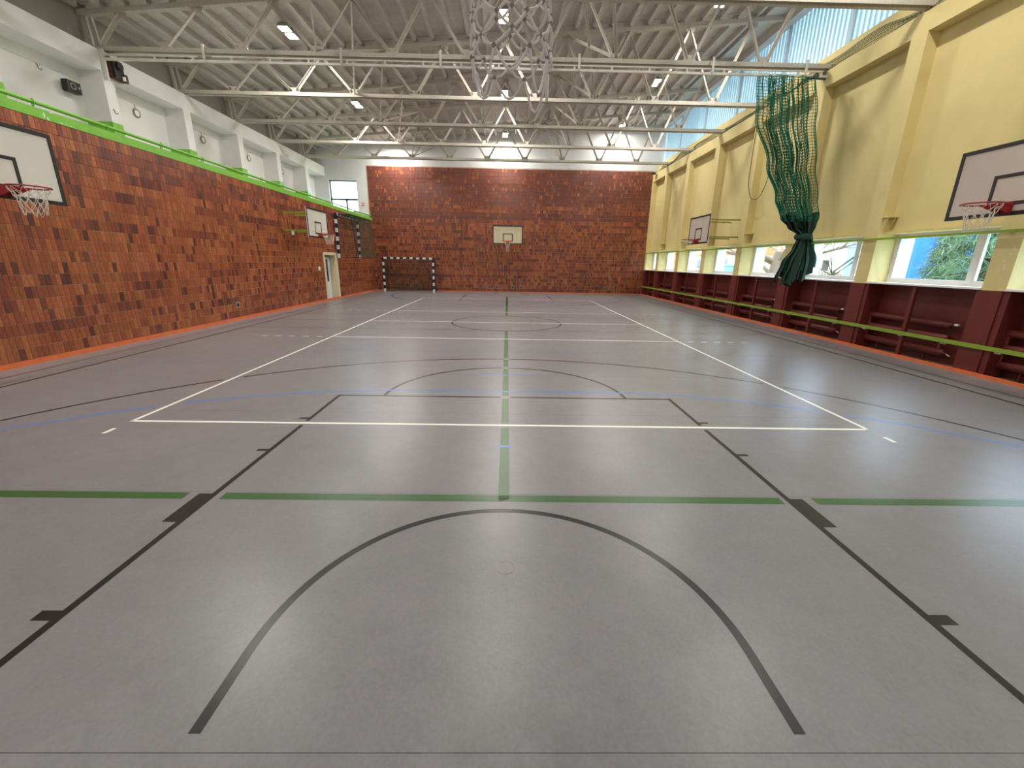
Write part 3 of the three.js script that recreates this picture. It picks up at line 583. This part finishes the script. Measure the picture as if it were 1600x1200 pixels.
function basket(label, pos, turn, { face, edge, rimMat, rim, arms, reach, armMat, net, marks, w = 1.8, h = 1.05 }) { // origin: middle of the board's lower edge, front face, facing +z
  const t = thing('basketball_hoop', label, 'basketball hoop', pos, turn);
  mesh('backboard', softBox(w, h, 0.03, 0.004).translate(0, h / 2, -0.016), face, t);
  const e = 0.06, z0 = -0.003, z1 = 0.004, zb = (a, b, c, d) => new THREE.BoxGeometry(b - a, d - c, z1 - z0).translate((a + b) / 2, (c + d) / 2, (z0 + z1) / 2);
  mesh('border', [zb(-w / 2, w / 2, 0, e), zb(-w / 2, w / 2, h - e, h), zb(-w / 2, -w / 2 + e, e, h - e), zb(w / 2 - e, w / 2, e, h - e)], edge, t);
  mesh('target', [zb(-0.295, 0.295, 0.15, 0.2), zb(-0.295, 0.295, 0.55, 0.6), zb(-0.295, -0.245, 0.2, 0.55), zb(0.245, 0.295, 0.2, 0.55)], edge, t);
  if (rim) {
    const R = 0.225, y = 0.16, z = 0.15 + R + 0.01;
    mesh('rim', new THREE.TorusGeometry(R + 0.009, 0.011, 10, 48).rotateX(PI / 2).translate(0, y, z), rimMat, t);
    mesh('rim_bracket', [new THREE.BoxGeometry(0.18, 0.15, 0.015).translate(0, y - 0.05, 0.012), new THREE.BoxGeometry(0.16, 0.02, 0.15).translate(0, y - 0.005, 0.085), ...[-1, 1].map((s) => new THREE.ExtrudeGeometry(new THREE.Shape([[0.01, 0], [0.33, 0.01], [0.33, -0.012], [0.01, -0.12]].map((p) => new THREE.Vector2(...p))), { depth: 0.008, bevelEnabled: false }).rotateY(-PI / 2).translate(s * 0.075 + 0.004, y - 0.012, 0))], rimMat, t);
    if (net) { const [st, kn] = looseNet(net); const n = mesh('net', st.map((g) => g.translate(0, y - 0.008, z)), net.mat, t); mesh('knots', kn.map((g) => g.translate(0, y - 0.008, z)), net.knotMat ?? net.mat, n); }
  }
  for (const [x0, y0, x1, y1] of arms) mesh('arm', bar(new THREE.Vector3(x0, y0, -0.03), new THREE.Vector3(x1, y1, -reach), 0.05, 0.05, new THREE.Vector3(0, 1, 0)), armMat, t);
  mesh('back_frame', [bar(new THREE.Vector3(-0.6, 0.2, -0.055), new THREE.Vector3(-0.6, 0.9, -0.055), 0.045, 0.045), bar(new THREE.Vector3(0.6, 0.2, -0.055), new THREE.Vector3(0.6, 0.9, -0.055), 0.045, 0.045), bar(new THREE.Vector3(-0.6, 0.2, -0.055), new THREE.Vector3(0.6, 0.2, -0.055), 0.045, 0.045), bar(new THREE.Vector3(-0.6, 0.9, -0.055), new THREE.Vector3(0.6, 0.9, -0.055), 0.045, 0.045)], armMat, t);
  if (marks) mesh('lettering', [zb(-0.1, -0.085, 0.055, 0.105), zb(-0.1, -0.055, 0.055, 0.066), zb(-0.03, 0.01, 0.076, 0.087), zb(-0.015, -0.004, 0.062, 0.102), zb(0.045, 0.085, 0.058, 0.068), zb(0.045, 0.085, 0.088, 0.098), zb(0.072, 0.085, 0.058, 0.098)], edge, t);
  return t;
}
const sideArms = [[-0.5, 0.88, -0.5, 0.88], [0.5, 0.88, 0.5, 0.88], [-0.5, 0.25, -0.5, 0.25], [0.5, 0.25, 0.5, 0.25]];
const smallNet = (s) => ({ rTop: 0.225, rMid: 0.16, rBot: 0.13, len: 0.3, n: 12, twine: 0.0038, rows: 4, loop: 0.07, jitter: 0.3, s, mat: M.netWhite });
basket('white backboard on the tiled left wall, cut off by the left picture edge', [-7.3, 2.67, 6.58], PI / 2, { face: M.board, edge: M.black, rimMat: M.red, rim: true, arms: sideArms, reach: 1.19, armMat: M.railGreen, net: smallNet(3), marks: true });
basket('white backboard on green arms beside the door and the hung goal', [-7.4, 2.69, 17.4], PI / 2, { face: M.board, edge: M.black, rimMat: M.red, rim: true, arms: sideArms, reach: 1.09, armMat: M.railGreen, net: smallNet(4) });
basket('greyish backboard before the yellow wall, cut off by the right picture edge', [7.52, 2.71, 6.65], -PI / 2, { face: M.boardPink, edge: M.black, rimMat: M.red, rim: true, arms: sideArms, reach: 1.59, armMat: M.armOlive, net: smallNet(5), marks: true });
basket('greyish backboard in front of the yellow wall, beyond the green net', [7.6, 2.74, 17.55], -PI / 2, { face: M.boardPink, edge: M.black, rimMat: M.red, rim: true, arms: sideArms, reach: 1.5, armMat: M.armOlive, net: { ...smallNet(6), len: 0.12, loop: 0.05 } });
basket('cream backboard in the middle of the far tiled wall', [0, 2.94, 26.2], 0, { face: M.boardCream, edge: M.black, rimMat: M.redOrange, rim: true, arms: sideArms, reach: 1.78, armMat: M.steelDark, net: { ...smallNet(8), rMid: 0.11, rBot: 0.08, len: 0.5, mat: M.netWhite } });
basket('basketball hoop overhead, only its big grey twine net hanging into the picture', [0.006, 2.9, 1.2], PI, { face: M.boardCream, edge: M.black, rimMat: M.redOrange, rim: true, arms: sideArms, reach: 1.88, armMat: M.steelDark, net: { rTop: 0.225, rMid: 0.125, rBot: 0.135, len: 0.5, n: 8, twine: 0.0042, rows: 11, loop: 0.1, jitter: 0.22, s: 12, mat: M.twine, knotMat: M.twineKnot } });

// ---------------------------------------------------------------- handball goals
function goal(label, pos, turn, { depthTop, depthBot, meshSize, mounts }) {      // mouth 3 x 2 m in the xy plane, facing +z
  const t = thing('handball_goal', label, 'handball goal', pos, turn), c = 0.11, H = 2.0;
  const stripes = (n, at) => { for (let k = 0; k < n; k++) mesh(k % 2 ? 'blue_band' : 'white_band', at(k), k % 2 ? M.goalBlue : M.goalWhite, t); };
  for (const s of [-1, 1]) stripes(10, (k) => softBox(c, 0.2, c, 0.006).translate(s * 1.54, k * 0.2 + 0.1, 0));
  mesh('corner', [softBox(c, 0.09, c, 0.006).translate(-1.54, H + 0.04, 0), softBox(c, 0.09, c, 0.006).translate(1.54, H + 0.04, 0)], M.goalBlue, t);
  stripes(15, (k) => softBox(0.2, c, c, 0.006).translate(-1.4 + k * 0.2, H + 0.04, 0).scale(1, 1, 1));
  const V = (x, y, z) => new THREE.Vector3(x, y, z), r = 0.014;
  mesh('net_frame', [-1.54, 1.54].map((x) => [rod(V(x, H + 0.03, 0), V(x, H + 0.03, -depthTop), r), rod(V(x, H + 0.03, -depthTop), V(x, 0.03, -depthBot), r), rod(V(x, 0.03, 0), V(x, 0.03, -depthBot), r)]).concat([rod(V(-1.54, 0.03, -depthBot), V(1.54, 0.03, -depthBot), r), rod(V(-1.54, H + 0.03, -depthTop), V(1.54, H + 0.03, -depthTop), r)]), M.black, t);
  const list = [], q = 0.0055, line = (a, b) => list.push(rod(a, b, q, 3));
  const zb = (y) => -(depthTop + (depthBot - depthTop) * (1 - y / (H + 0.03)));
  for (let x = -1.5; x <= 1.5; x += meshSize) { line(V(x, H, -depthTop), V(x, 0.04, -depthBot)); line(V(x, H + 0.02, 0), V(x, H + 0.02, -depthTop)); }
  for (let y = 0.04; y < H; y += meshSize) { line(V(-1.52, y, zb(y)), V(1.52, y, zb(y))); for (const s of [-1.53, 1.53]) line(V(s, y, 0), V(s, y, zb(y))); }
  for (const s of [-1.53, 1.53]) for (let z = -meshSize; z > -depthTop; z -= meshSize) line(V(s, H, z), V(s, 0.04, z * depthBot / depthTop));
  if (mounts) for (const [x, y] of mounts) mesh('wall_mount', [softBox(0.05, 0.06, 0.1, 0.004).translate(x, y, 0.088)], M.steelDark, t);
  const n = mesh('net', list, M.netDark, t); n.userData.kind = 'stuff';
  return t;
}
goal('blue and white handball goal standing on the floor at the far wall', [-6.15, 0, 27.0], 0, { depthTop: 0.75, depthBot: 0.92, meshSize: 0.085 });
goal('blue and white handball goal hung on the left wall above the door', [-8.36, 1.98, 23.28], -PI / 2, { depthTop: 0.72, depthBot: 0.95, meshSize: 0.075, mounts: [[-1.54, 0.3], [-1.54, 1.8], [1.54, 0.3], [1.54, 1.8]] });

// ---------------------------------------------------------------- rails
{
  const r = thing('pipe_rail', 'bright green pipe rail along the top of the tiled left wall', 'rail', [XL - 0.04, 4.525, 0]);
  mesh('pipe', rod(P(0, 0, 1), P(0, 0, DF - 0.05), 0.034, 12), M.green, r);
  for (let d = 7.15; d < DF; d += 1.45) mesh('bracket', tube([P(0.0, -0.09, d), P(0.045, -0.02, d), P(0.03, 0.045, d), P(-0.02, 0.05, d + 0.03), P(-0.06, 0, d + 0.06), P(-0.06, -0.09, d + 0.06)], 0.009, 6, 16), M.green, r);
}
for (const [y, h, label] of [[2.585, 0.045, 'narrow green rail running across the windows on the right'], [0.545, 0.075, 'broad green rail running low in front of the maroon radiator niches']]) {
  const low = h > 0.06, r = thing('wall_rail', label, 'rail', [XR - 0.07, y, 0]);
  mesh('rail', box(-0.022, 0.022, -h / 2, h / 2, 1, DF - 0.04), M.railGreen, r);
  for (const b of bays) if (b > 2 && b < DF) mesh('bracket', box(0.0, 0.075, -0.015, 0.015, b - 0.02, b + 0.02), M.steelDark, r);
  if (low) for (let d = 5.2; d < DF; d += 0.97) mesh('bolt', [disc(0.02, 0.02, 10).rotateZ(PI / 2).translate(-0.02, -h / 2 + 0.004, -d), box(-0.03, 0.01, -h / 2 - 0.025, -h / 2, d - 0.05, d + 0.05)], M.steelDark, r);
}

// ---------------------------------------------------------------- pipe radiators in the niches
{
  let proto; const list = openings.filter(([, d1]) => d1 > 5);
  const words = ['nearest one, at the right picture edge', 'second from the viewer', 'third from the viewer', 'fourth from the viewer', 'fifth from the viewer', 'sixth from the viewer', 'second to last before the far wall', 'last, beside the far wall'];
  list.forEach(([d0, d1], i) => {
    const label = `maroon pipe radiator under the windows, ${words[i]}`, mid = (d0 + d1) / 2 + (d1 - d0 > 2.4 ? 0.29 : 0.1);
    if (proto && d1 - d0 > 2.4) { copy(proto, [9.13, 0, mid], 0, label); return; }
    const L = Math.min(0.97, (d1 - d0) / 2 - 0.25), r = thing('pipe_radiator', label, 'radiator', [9.13, 0, mid], 0, 'pipe radiators in the niches');
    for (const y of [0.24, 0.55, 0.82]) mesh('pipe', [rod(P(0, y, -L), P(0, y, L), 0.07, 18), new THREE.SphereGeometry(0.07, 12, 8).translate(0, y, L), new THREE.SphereGeometry(0.07, 12, 8).translate(0, y, -L)], M.maroon, r);
    mesh('connector', [rod(P(-0.02, 0.55, L - 0.03), P(-0.02, 0.82, L - 0.03), 0.035, 10)], M.maroon, r);
    mesh('connector', [rod(P(-0.02, 0.24, -L + 0.06), P(-0.02, 0.55, -L + 0.06), 0.035, 10)], M.maroon, r);
    mesh('connector', [rod(P(-0.02, 0.24, L - 0.03), P(-0.02, 0.55, L - 0.03), 0.02, 10)], M.maroon, r);
    mesh('valve', [rod(P(-0.02, 0.84, -L - 0.02), P(-0.02, 0.84, -L - 0.12), 0.03, 10), rod(P(-0.02, 0.24, -L - 0.02), P(-0.02, 0.24, -L - 0.12), 0.025, 10)], M.maroon, r);
    mesh('feed_pipe', [rod(P(-0.02, 0.84, -L - 0.1), P(-0.02, 0.84, -L - 0.2), 0.026, 8), rod(P(-0.02, 0.24, -L - 0.1), P(-0.02, 0.2, -L - 0.2), 0.012, 8)], M.goalWhite, r);
    mesh('foot', [bar(P(0.02, 0, -0.6), P(0.02, 0.2, -0.6), 0.03, 0.03), bar(P(0.02, 0, 0.6), P(0.02, 0.2, 0.6), 0.03, 0.03)], M.maroon, r);
    if (d1 - d0 > 2.4) proto = r;
  });
}

// ---------------------------------------------------------------- small fittings
{ // steel corbels on the pillars' near sides
  let proto, n = 0;
  for (const b of bays) if (b > 5 && b < DF) {
    const label = `small steel bracket on a yellow pillar above the windows, ${ORD[n++]} from the viewer`, d = b - 0.2;
    if (proto) { copy(proto, [XR, 3.08, d], 0, label); continue; }
    proto = thing('pillar_bracket', label, 'bracket', [XR, 3.08, d], 0, 'steel brackets on the pillars');
    mesh('plate', box(-0.01, 0.3, -0.012, 0.025, -0.13, -0.001), M.yellow, proto);
    for (const x of [0.05, 0.22]) mesh('gusset', new THREE.ExtrudeGeometry(new THREE.Shape([[0, 0], [0.11, 0], [0.11, -0.03], [0.03, -0.26], [0, -0.26]].map((p) => new THREE.Vector2(...p))), { depth: 0.012, bevelEnabled: false }).rotateY(-PI / 2).translate(x + 0.006, -0.012, 0.001), M.yellow, proto);
  }
}
{ // door in the left wall, its leaf ajar in a deep reveal
  const [d0, d1, h] = DOOR, x = XL - 0.012, o = struct('door_1', null);
  mesh('surround', [box(x - 0.02, XL + 0.006, 0, h + 0.12, d1, d1 + 0.24), box(x - 0.02, XL + 0.006, h, h + 0.12, d0 - 0.1, d1), box(x - 0.02, XL + 0.006, 0, h, d0 - 0.1, d0)], M.cream, o);
  mesh('reveal', [box(-9.0, XL, 0, h, d1 - 0.012, d1 + 0.001), box(-9.0, XL, h - 0.012, h, d0, d1), box(-9.0, XL, 0, h, d0 - 0.001, d0 + 0.01)], M.cream, o);
  const leaf = mesh('leaf', [box(0, 0.05, 0, 2.0, -0.62, 0.02)], M.doorWhite, o); leaf.position.set(-8.86, 0.03, -(d1 - 0.05)); leaf.rotation.y = -0.05;
  mesh('glass_strip', box(0.046, 0.054, 0.82, 1.86, -0.38, -0.2), M.darkGlass, leaf);
  mesh('handle', [rod(P(0.05, 1.0, -0.56), P(0.1, 1.0, -0.56), 0.01), rod(P(0.1, 1.0, -0.57), P(0.1, 1.0, -0.44), 0.01)], M.chrome, leaf);
  mesh('threshold', box(-9.05, XL + 0.002, -0.003, 0.008, d0, d1), M.nicheFloor, o);
  struct('wall_passage', [box(-10.4, -10.3, 0, 2.8, d0 - 1.5, d1 + 1.5), box(-10.4, XL - 0.3, 2.6, 2.8, d0 - 1.5, d1 + 1.5), box(-10.4, XL - 0.3, 0, 2.8, d0 - 1.6, d0 - 1.5), box(-10.4, XL - 0.3, 0, 2.8, d1 + 1.5, d1 + 1.6)], M.upperGrey);
}
for (const [y, d, label] of [[2.88, 17.55, 'round white call button on the tiles left of the small backboard'], [1.48, 19.62, 'white switch on the tiles beside the door']]) {
  const s = thing('wall_switch', label, 'switch', [XL + 0.002, y, d]);
  mesh('plate', softBox(0.16, 0.18, 0.03, 0.008).rotateY(PI / 2).translate(0.012, 0, 0), M.switchWhite, s);
  mesh('button', disc(0.045, 0.02).rotateZ(PI / 2).translate(0.035, 0, 0), M.pvc, s);
}
function vent(name, label, pos, turn, group) {
  const s = thing(name, label, 'vent', pos, turn, group);
  mesh('plate', [softBox(0.2, 0.2, 0.012, 0.004)], M.steelDark, s);
  mesh('hole', [disc(0.055, 0.01).rotateX(PI / 2).translate(0, 0, 0.006)], M.black, s);
}
vent('floor_socket', 'small square plate with a dark hole low on the tiled left wall', [XL + 0.008, 0.47, 13.4], PI / 2);
[[-6.2, 'inside the goal, left one'], [-5.66, 'inside the goal, right one'], [-1.17, 'left of the middle, outer one'], [-0.67, 'left of the middle, inner one'], [0.37, 'right of the middle, inner one'], [0.94, 'right of the middle, outer one'], [6.4, 'near the right wall, left one'], [6.95, 'near the right wall, right one']].forEach(([x, w]) => vent('wall_socket', `small holed plate low on the far tiled wall, ${w}`, [x, 0.34, DF - 0.016], 0, 'socket plates along the far wall'));
{ // dark boxes on the gallery wall
  const m = thing('curtain_motor', 'dark open motor box mounted under the truss on the white left wall', 'motor', [XU + 0.05, 6.9, 13.8]);
  mesh('back_plate', box(-0.05, -0.02, -0.3, 0.36, -0.3, 0.24), M.track, m);
  mesh('side_rail', [box(-0.04, 0.05, -0.34, 0.4, -0.34, -0.28), box(-0.04, 0.02, 0.3, 0.36, -0.3, 0.2)], M.track, m);
  mesh('cabinet', softBox(0.42, 0.5, 0.1, 0.01).rotateY(PI / 2).translate(0.04, 0, 0), M.brownPlastic, m);
  mesh('gearbox', [softBox(0.3, 0.42, 0.1, 0.02).rotateY(PI / 2).translate(0.13, -0.02, 0.04), disc(0.1, 0.08).rotateZ(PI / 2).translate(0.2, 0.08, 0.06), disc(0.06, 0.2).translate(0.18, -0.18, -0.1)], M.blackPlastic, m);
  mesh('cover', softBox(0.06, 0.1, 0.06, 0.01).translate(0.21, -0.2, -0.02), M.switchWhite, m);
  const s = thing('loudspeaker', 'small dark loudspeaker in the first white bay over the green band', 'loudspeaker', [XB + 0.1, 6.2, 12.98]);
  mesh('cabinet', softBox(0.36, 0.27, 0.2, 0.02).rotateY(PI / 2).translate(0.06, 0, 0), M.blackPlastic, s);
  mesh('cone', [new THREE.TorusGeometry(0.07, 0.014, 8, 24).rotateY(PI / 2).translate(0.165, 0, 0.06), disc(0.03, 0.02).rotateZ(PI / 2).translate(0.165, 0, -0.1)], M.steelDark, s);
  mesh('mount', box(-0.1, 0, -0.03, 0.03, -0.03, 0.03), M.black, s);
}
[[15.2, 'second bay from the left edge'], [18.2, 'third bay from the left edge'], [21.2, 'fourth bay from the left edge'], [24.15, 'fifth bay, next to the farthest one']].forEach(([d, w]) => {
  const o = thing('wall_lamp', `round unlit wall lamp on the white gallery wall, ${w}`, 'wall lamp', [XB, 6.25, d], 0, 'round lamps in the gallery bays');
  mesh('ring', new THREE.TorusGeometry(0.11, 0.022, 8, 28).rotateY(PI / 2).translate(0.03, 0, 0), M.steelDark, o);
  mesh('lens', new THREE.SphereGeometry(0.1, 20, 10).scale(0.45, 1, 1).translate(0.02, 0, 0), M.switchWhite, o);
  mesh('cable', tube([P(0.01, 0.11, 0), P(0.012, 0.2, -0.01), P(0.008, 0.27, 0)], 0.007), M.cable, o);
});
for (const [x, y, d, w] of [[XU, 5.81, 13.53, 'on the white column below the motor box'], [XB, 6.42, 12.32, 'in the first white bay left of the loudspeaker']]) {
  const h = thing('wall_hook', `tiny dark metal hook ${w}`, 'hook', [x, y, d]);
  mesh('hook', tube([P(0.0, 0.06, 0), P(0.03, 0.03, 0), P(0.035, -0.04, 0.01), P(0.06, -0.06, 0.04), P(0.07, -0.02, 0.06)], 0.009), M.cable, h);
}
{ // camera on the far right
  const c = thing('security_camera', 'small dark camera on the yellow beam in the far right corner', 'camera', [XR, 7.1, 27.3]);
  mesh('arm', [rod(P(0, 0, 0), P(-0.14, 0.02, 0), 0.02), box(-0.01, 0.01, -0.1, 0.06, -0.05, 0.05)], M.yellow, c);
  mesh('body', softBox(0.13, 0.13, 0.34, 0.02).rotateX(0.2).translate(-0.18, 0.05, 0), M.blackPlastic, c);
  const l = tag(mesh('hanging_cable', tube([P(8.84, 6.75, 16.72), P(8.82, 5.6, 16.7), P(8.82, 4.75, 16.62), P(8.83, 4.25, 16.25), P(8.84, 4.3, 15.8), P(8.84, 4.8, 15.5), P(8.85, 5.3, 15.5)], 0.011, 6, 60), M.cable), 'thin dark cable hanging in a loop down the yellow wall beyond the net', 'cable');
}
{ // red alarm button high on the white wall beside the gallery window
  const a = thing('alarm_button', 'small red alarm box on the white wall beside the high window', 'alarm', [-8.98, 5.2, DF - 0.03]);
  mesh('box', softBox(0.14, 0.18, 0.05, 0.01), M.redOrange, a);
  mesh('face', softBox(0.08, 0.08, 0.02, 0.004).translate(0, 0, 0.03), M.goalWhite, a);
}

// ---------------------------------------------------------------- outdoors, seen through the windows
const GY = 0.3;
const lawn = struct('ground', [box(9.9, 120, GY - 0.3, GY, -60, 140), box(-80, 9.9, -1.4, -0.8, -60, 140)], M.grass);
{
  const h = thing('blue_building', 'flat bright blue building outside the nearest windows', 'building', [20.5, GY, 18]);
  mesh('wall', box(0, 9, 0, 4.7, -22, 7.4), M.blueWall, h); mesh('corner_strip', box(-0.05, 9, 0, 4.7, 7.4, 8.1), M.blueLight, h);
  mesh('roof_edge', box(-0.3, 9.3, 4.7, 4.95, -22.2, 8.3), M.pvc, h);
  for (let k = 0; k < 4; k++) { const f = mesh('window', box(-0.04, 0.05, 1.1, 2.9, -18 + k * 5, -16 + k * 5), M.pvc, h); mesh('pane', [box(-0.05, 0, 1.2, 2.8, -17.9 + k * 5, -17.05 + k * 5), box(-0.05, 0, 1.2, 2.8, -16.95 + k * 5, -16.1 + k * 5)], M.darkGlass, f); }
}
function house(label, x, d, w, depth, hgt, wall, roofM) {
  const h = thing('house', label, 'house', [x, GY, d]);
  mesh('wall', box(0, depth, 0, hgt, -w / 2, w / 2), wall, h);
  mesh('roof', new THREE.ExtrudeGeometry(new THREE.Shape([[-0.5, hgt], [depth + 0.5, hgt], [depth / 2, hgt + 3]].map((p) => new THREE.Vector2(...p))), { depth: w + 0.8, bevelEnabled: false }).translate(0, 0, -(w + 0.8) / 2), roofM, h);
  for (let k = 0; k < 3; k++) { const f = mesh('window', box(-0.05, 0.05, 1.2, 2.5, -w / 3 + k * w / 3 - 0.6, -w / 3 + k * w / 3 + 0.6), M.pvc, h); mesh('pane', box(-0.07, 0, 1.3, 2.4, -w / 3 + k * w / 3 - 0.5, -w / 3 + k * w / 3 + 0.5), M.darkGlass, f); }
}
house('white house with a grey roof far outside, behind the green skirt and hedge', 34, 46, 10, 9, 4.2, M.houseWhite, M.upperGrey);
house('pale house with an orange tiled roof far outside', 24, 51, 10, 5, 2.9, M.housePink, M.roofOrange);
house('orange walled house far outside, beyond the small right backboard', 20, 72, 14, 9, 3.4, M.roofOrange, M.roofOrange);
for (const [d, m, w] of [[43.5, M.teal, 'grey green'], [46.2, M.binBlue, 'blue']]) {
  const c = thing('container', `${w} container outside in front of the orange roofed house`, 'container', [21, GY, d]);
  mesh('body', softBox(2.0, 1.5, 1.6, 0.06).translate(0.9, 0.85, 0), m, c); mesh('lid', softBox(2.1, 0.12, 1.7, 0.04).translate(0.9, 1.66, 0), m, c);
  for (const s of [-1, 1]) mesh('wheel', disc(0.12, 0.08).rotateX(PI / 2).translate(0.2, 0.12, s * 0.6), M.black, c);
}
{ // clipped brown hedge
  const h = thing('hedge', 'bare brown clipped hedge outside beyond the lawn', 'hedge', [24, GY, 36]);
  mesh('twigs', (() => { const l = []; for (let i = 0; i < 900; i++) { const a = P(ra(0, 1.4), ra(0, 1.1), ra(-5.5, 2.2)); l.push(bar(a, a.clone().add(new THREE.Vector3(ra(-0.25, 0.25), ra(0.2, 0.5), ra(-0.25, 0.25))), 0.04, 0.03)); } return l; })(), M.hedge, h).userData.kind = 'stuff';
  mesh('core', softBox(1.1, 1.1, 7.4, 0.1).translate(0.7, 0.6, 1.65), M.hedge, h);
}
function branchTree(label, x, d, height, girth, m) {
  const t = thing('bare_tree', label, 'tree', [x, GY, d]), trunk = [], limbs = [];
  const taper = (a, b, r0, r1) => { const g = new THREE.CylinderGeometry(r1, r0, 1, 7); g.rotateX(PI / 2); g.translate(0, 0, 0.5); return along(g, a, b); };
  trunk.push(taper(P(0, 0, 0), P(0.1, 1.0, 0.05), girth, girth * 0.85), taper(P(0.1, 1.0, 0.05), P(0.2, height * 0.35, 0), girth * 0.85, girth * 0.7));
  const grow = (a, dir, len, r, n) => { const b = a.clone().addScaledVector(dir, len); limbs.push(taper(a, b, r, r * 0.6)); if (n > 0) for (let k = 0; k < 3; k++) grow(a.clone().lerp(b, ra(0.55, 1)), dir.clone().add(new THREE.Vector3(ra(-0.8, 0.8), ra(-0.3, 0.6), ra(-0.8, 0.8))).normalize(), len * ra(0.55, 0.8), r * 0.5, n - 1); };
  for (let k = 0; k < 8; k++) grow(new THREE.Vector3(0.15, height * ra(0.12, 0.36), 0), new THREE.Vector3(ra(-1, 1), ra(0.1, 0.9), ra(-1, 1)).normalize(), height * 0.3, girth * 0.3, 3);
  mesh('trunk', trunk, m, t); mesh('branches', limbs, m, t);
}
branchTree('thick pale bare tree outside, seen through the window beyond the green skirt', 15.5, 25.0, 7, 0.42, M.bark);
branchTree('thin bare tree outside beside the blue building', 16.6, 22.0, 4, 0.1, M.barkDark);
function conifer(label, x, d, height, spread) {
  const t = thing('conifer', label, 'tree', [x, GY, d]);
  const g0 = new THREE.CylinderGeometry(0.05, 0.2, height, 8).translate(0, height / 2, 0); mesh('trunk', g0, M.barkDark, t);
  const bl = [], leaf = new THREE.PlaneGeometry(0.012, 0.24, 1, 2).translate(0, -0.11, 0), tips = [];
  { const p = leaf.attributes.position; for (let i = 0; i < p.count; i++) p.setZ(i, 0.25 * p.getY(i) ** 2); leaf.computeVertexNormals(); }
  for (let k = 0; k < 64; k++) {
    const y = height * (0.06 + 0.9 * k / 64), L = spread * (1 - 0.85 * k / 64) * ra(0.75, 1.1), a = k * 2.4, e = new THREE.Vector3(Math.cos(a) * L, y - 0.12 * L + ra(-0.1, 0.15), Math.sin(a) * L), s = new THREE.Vector3(0, y, 0);
    const pts = [s, s.clone().lerp(e, 0.5).add(new THREE.Vector3(0, 0.1 * L, 0)), e]; bl.push(tube(pts, 0.018, 4, 5));
    const curve = new THREE.CatmullRomCurve3(pts);
    for (let q = 0; q < (height > 4 ? 170 : 60); q++) { const p = curve.getPoint(ra(0.15, 1)); tips.push(p.add(new THREE.Vector3(ra(-0.16, 0.16), ra(-0.05, 0.1), ra(-0.16, 0.16)))); }
  }
  mesh('branches', bl, M.barkDark, t);
  const im = new THREE.InstancedMesh(leaf, M.needle, tips.length), o = new THREE.Object3D(), col = new THREE.Color();
  tips.forEach((p, i) => { o.position.copy(p); o.rotation.set(ra(-1.2, 1.2), ra(0, 6.3), ra(-1.2, 1.2)); o.scale.setScalar(ra(0.8, 1.9)); o.updateMatrix(); im.setMatrixAt(i, o.matrix); im.setColorAt(i, col.setScalar(ra(0.65, 1.15))); });
  im.name = 'needles'; im.userData.kind = 'stuff'; t.add(im);
}
conifer('low feathery conifer outside in front of the blue building', 16.2, 15.9, 3.3, 1.15);
conifer('tall drooping conifer outside the nearest window, at the right of the blue wall', 14.4, 12.75, 6.5, 1.8);

scene.traverse((o) => { if (o.userData._n) delete o.userData._n; });
renderer.render(scene, camera);
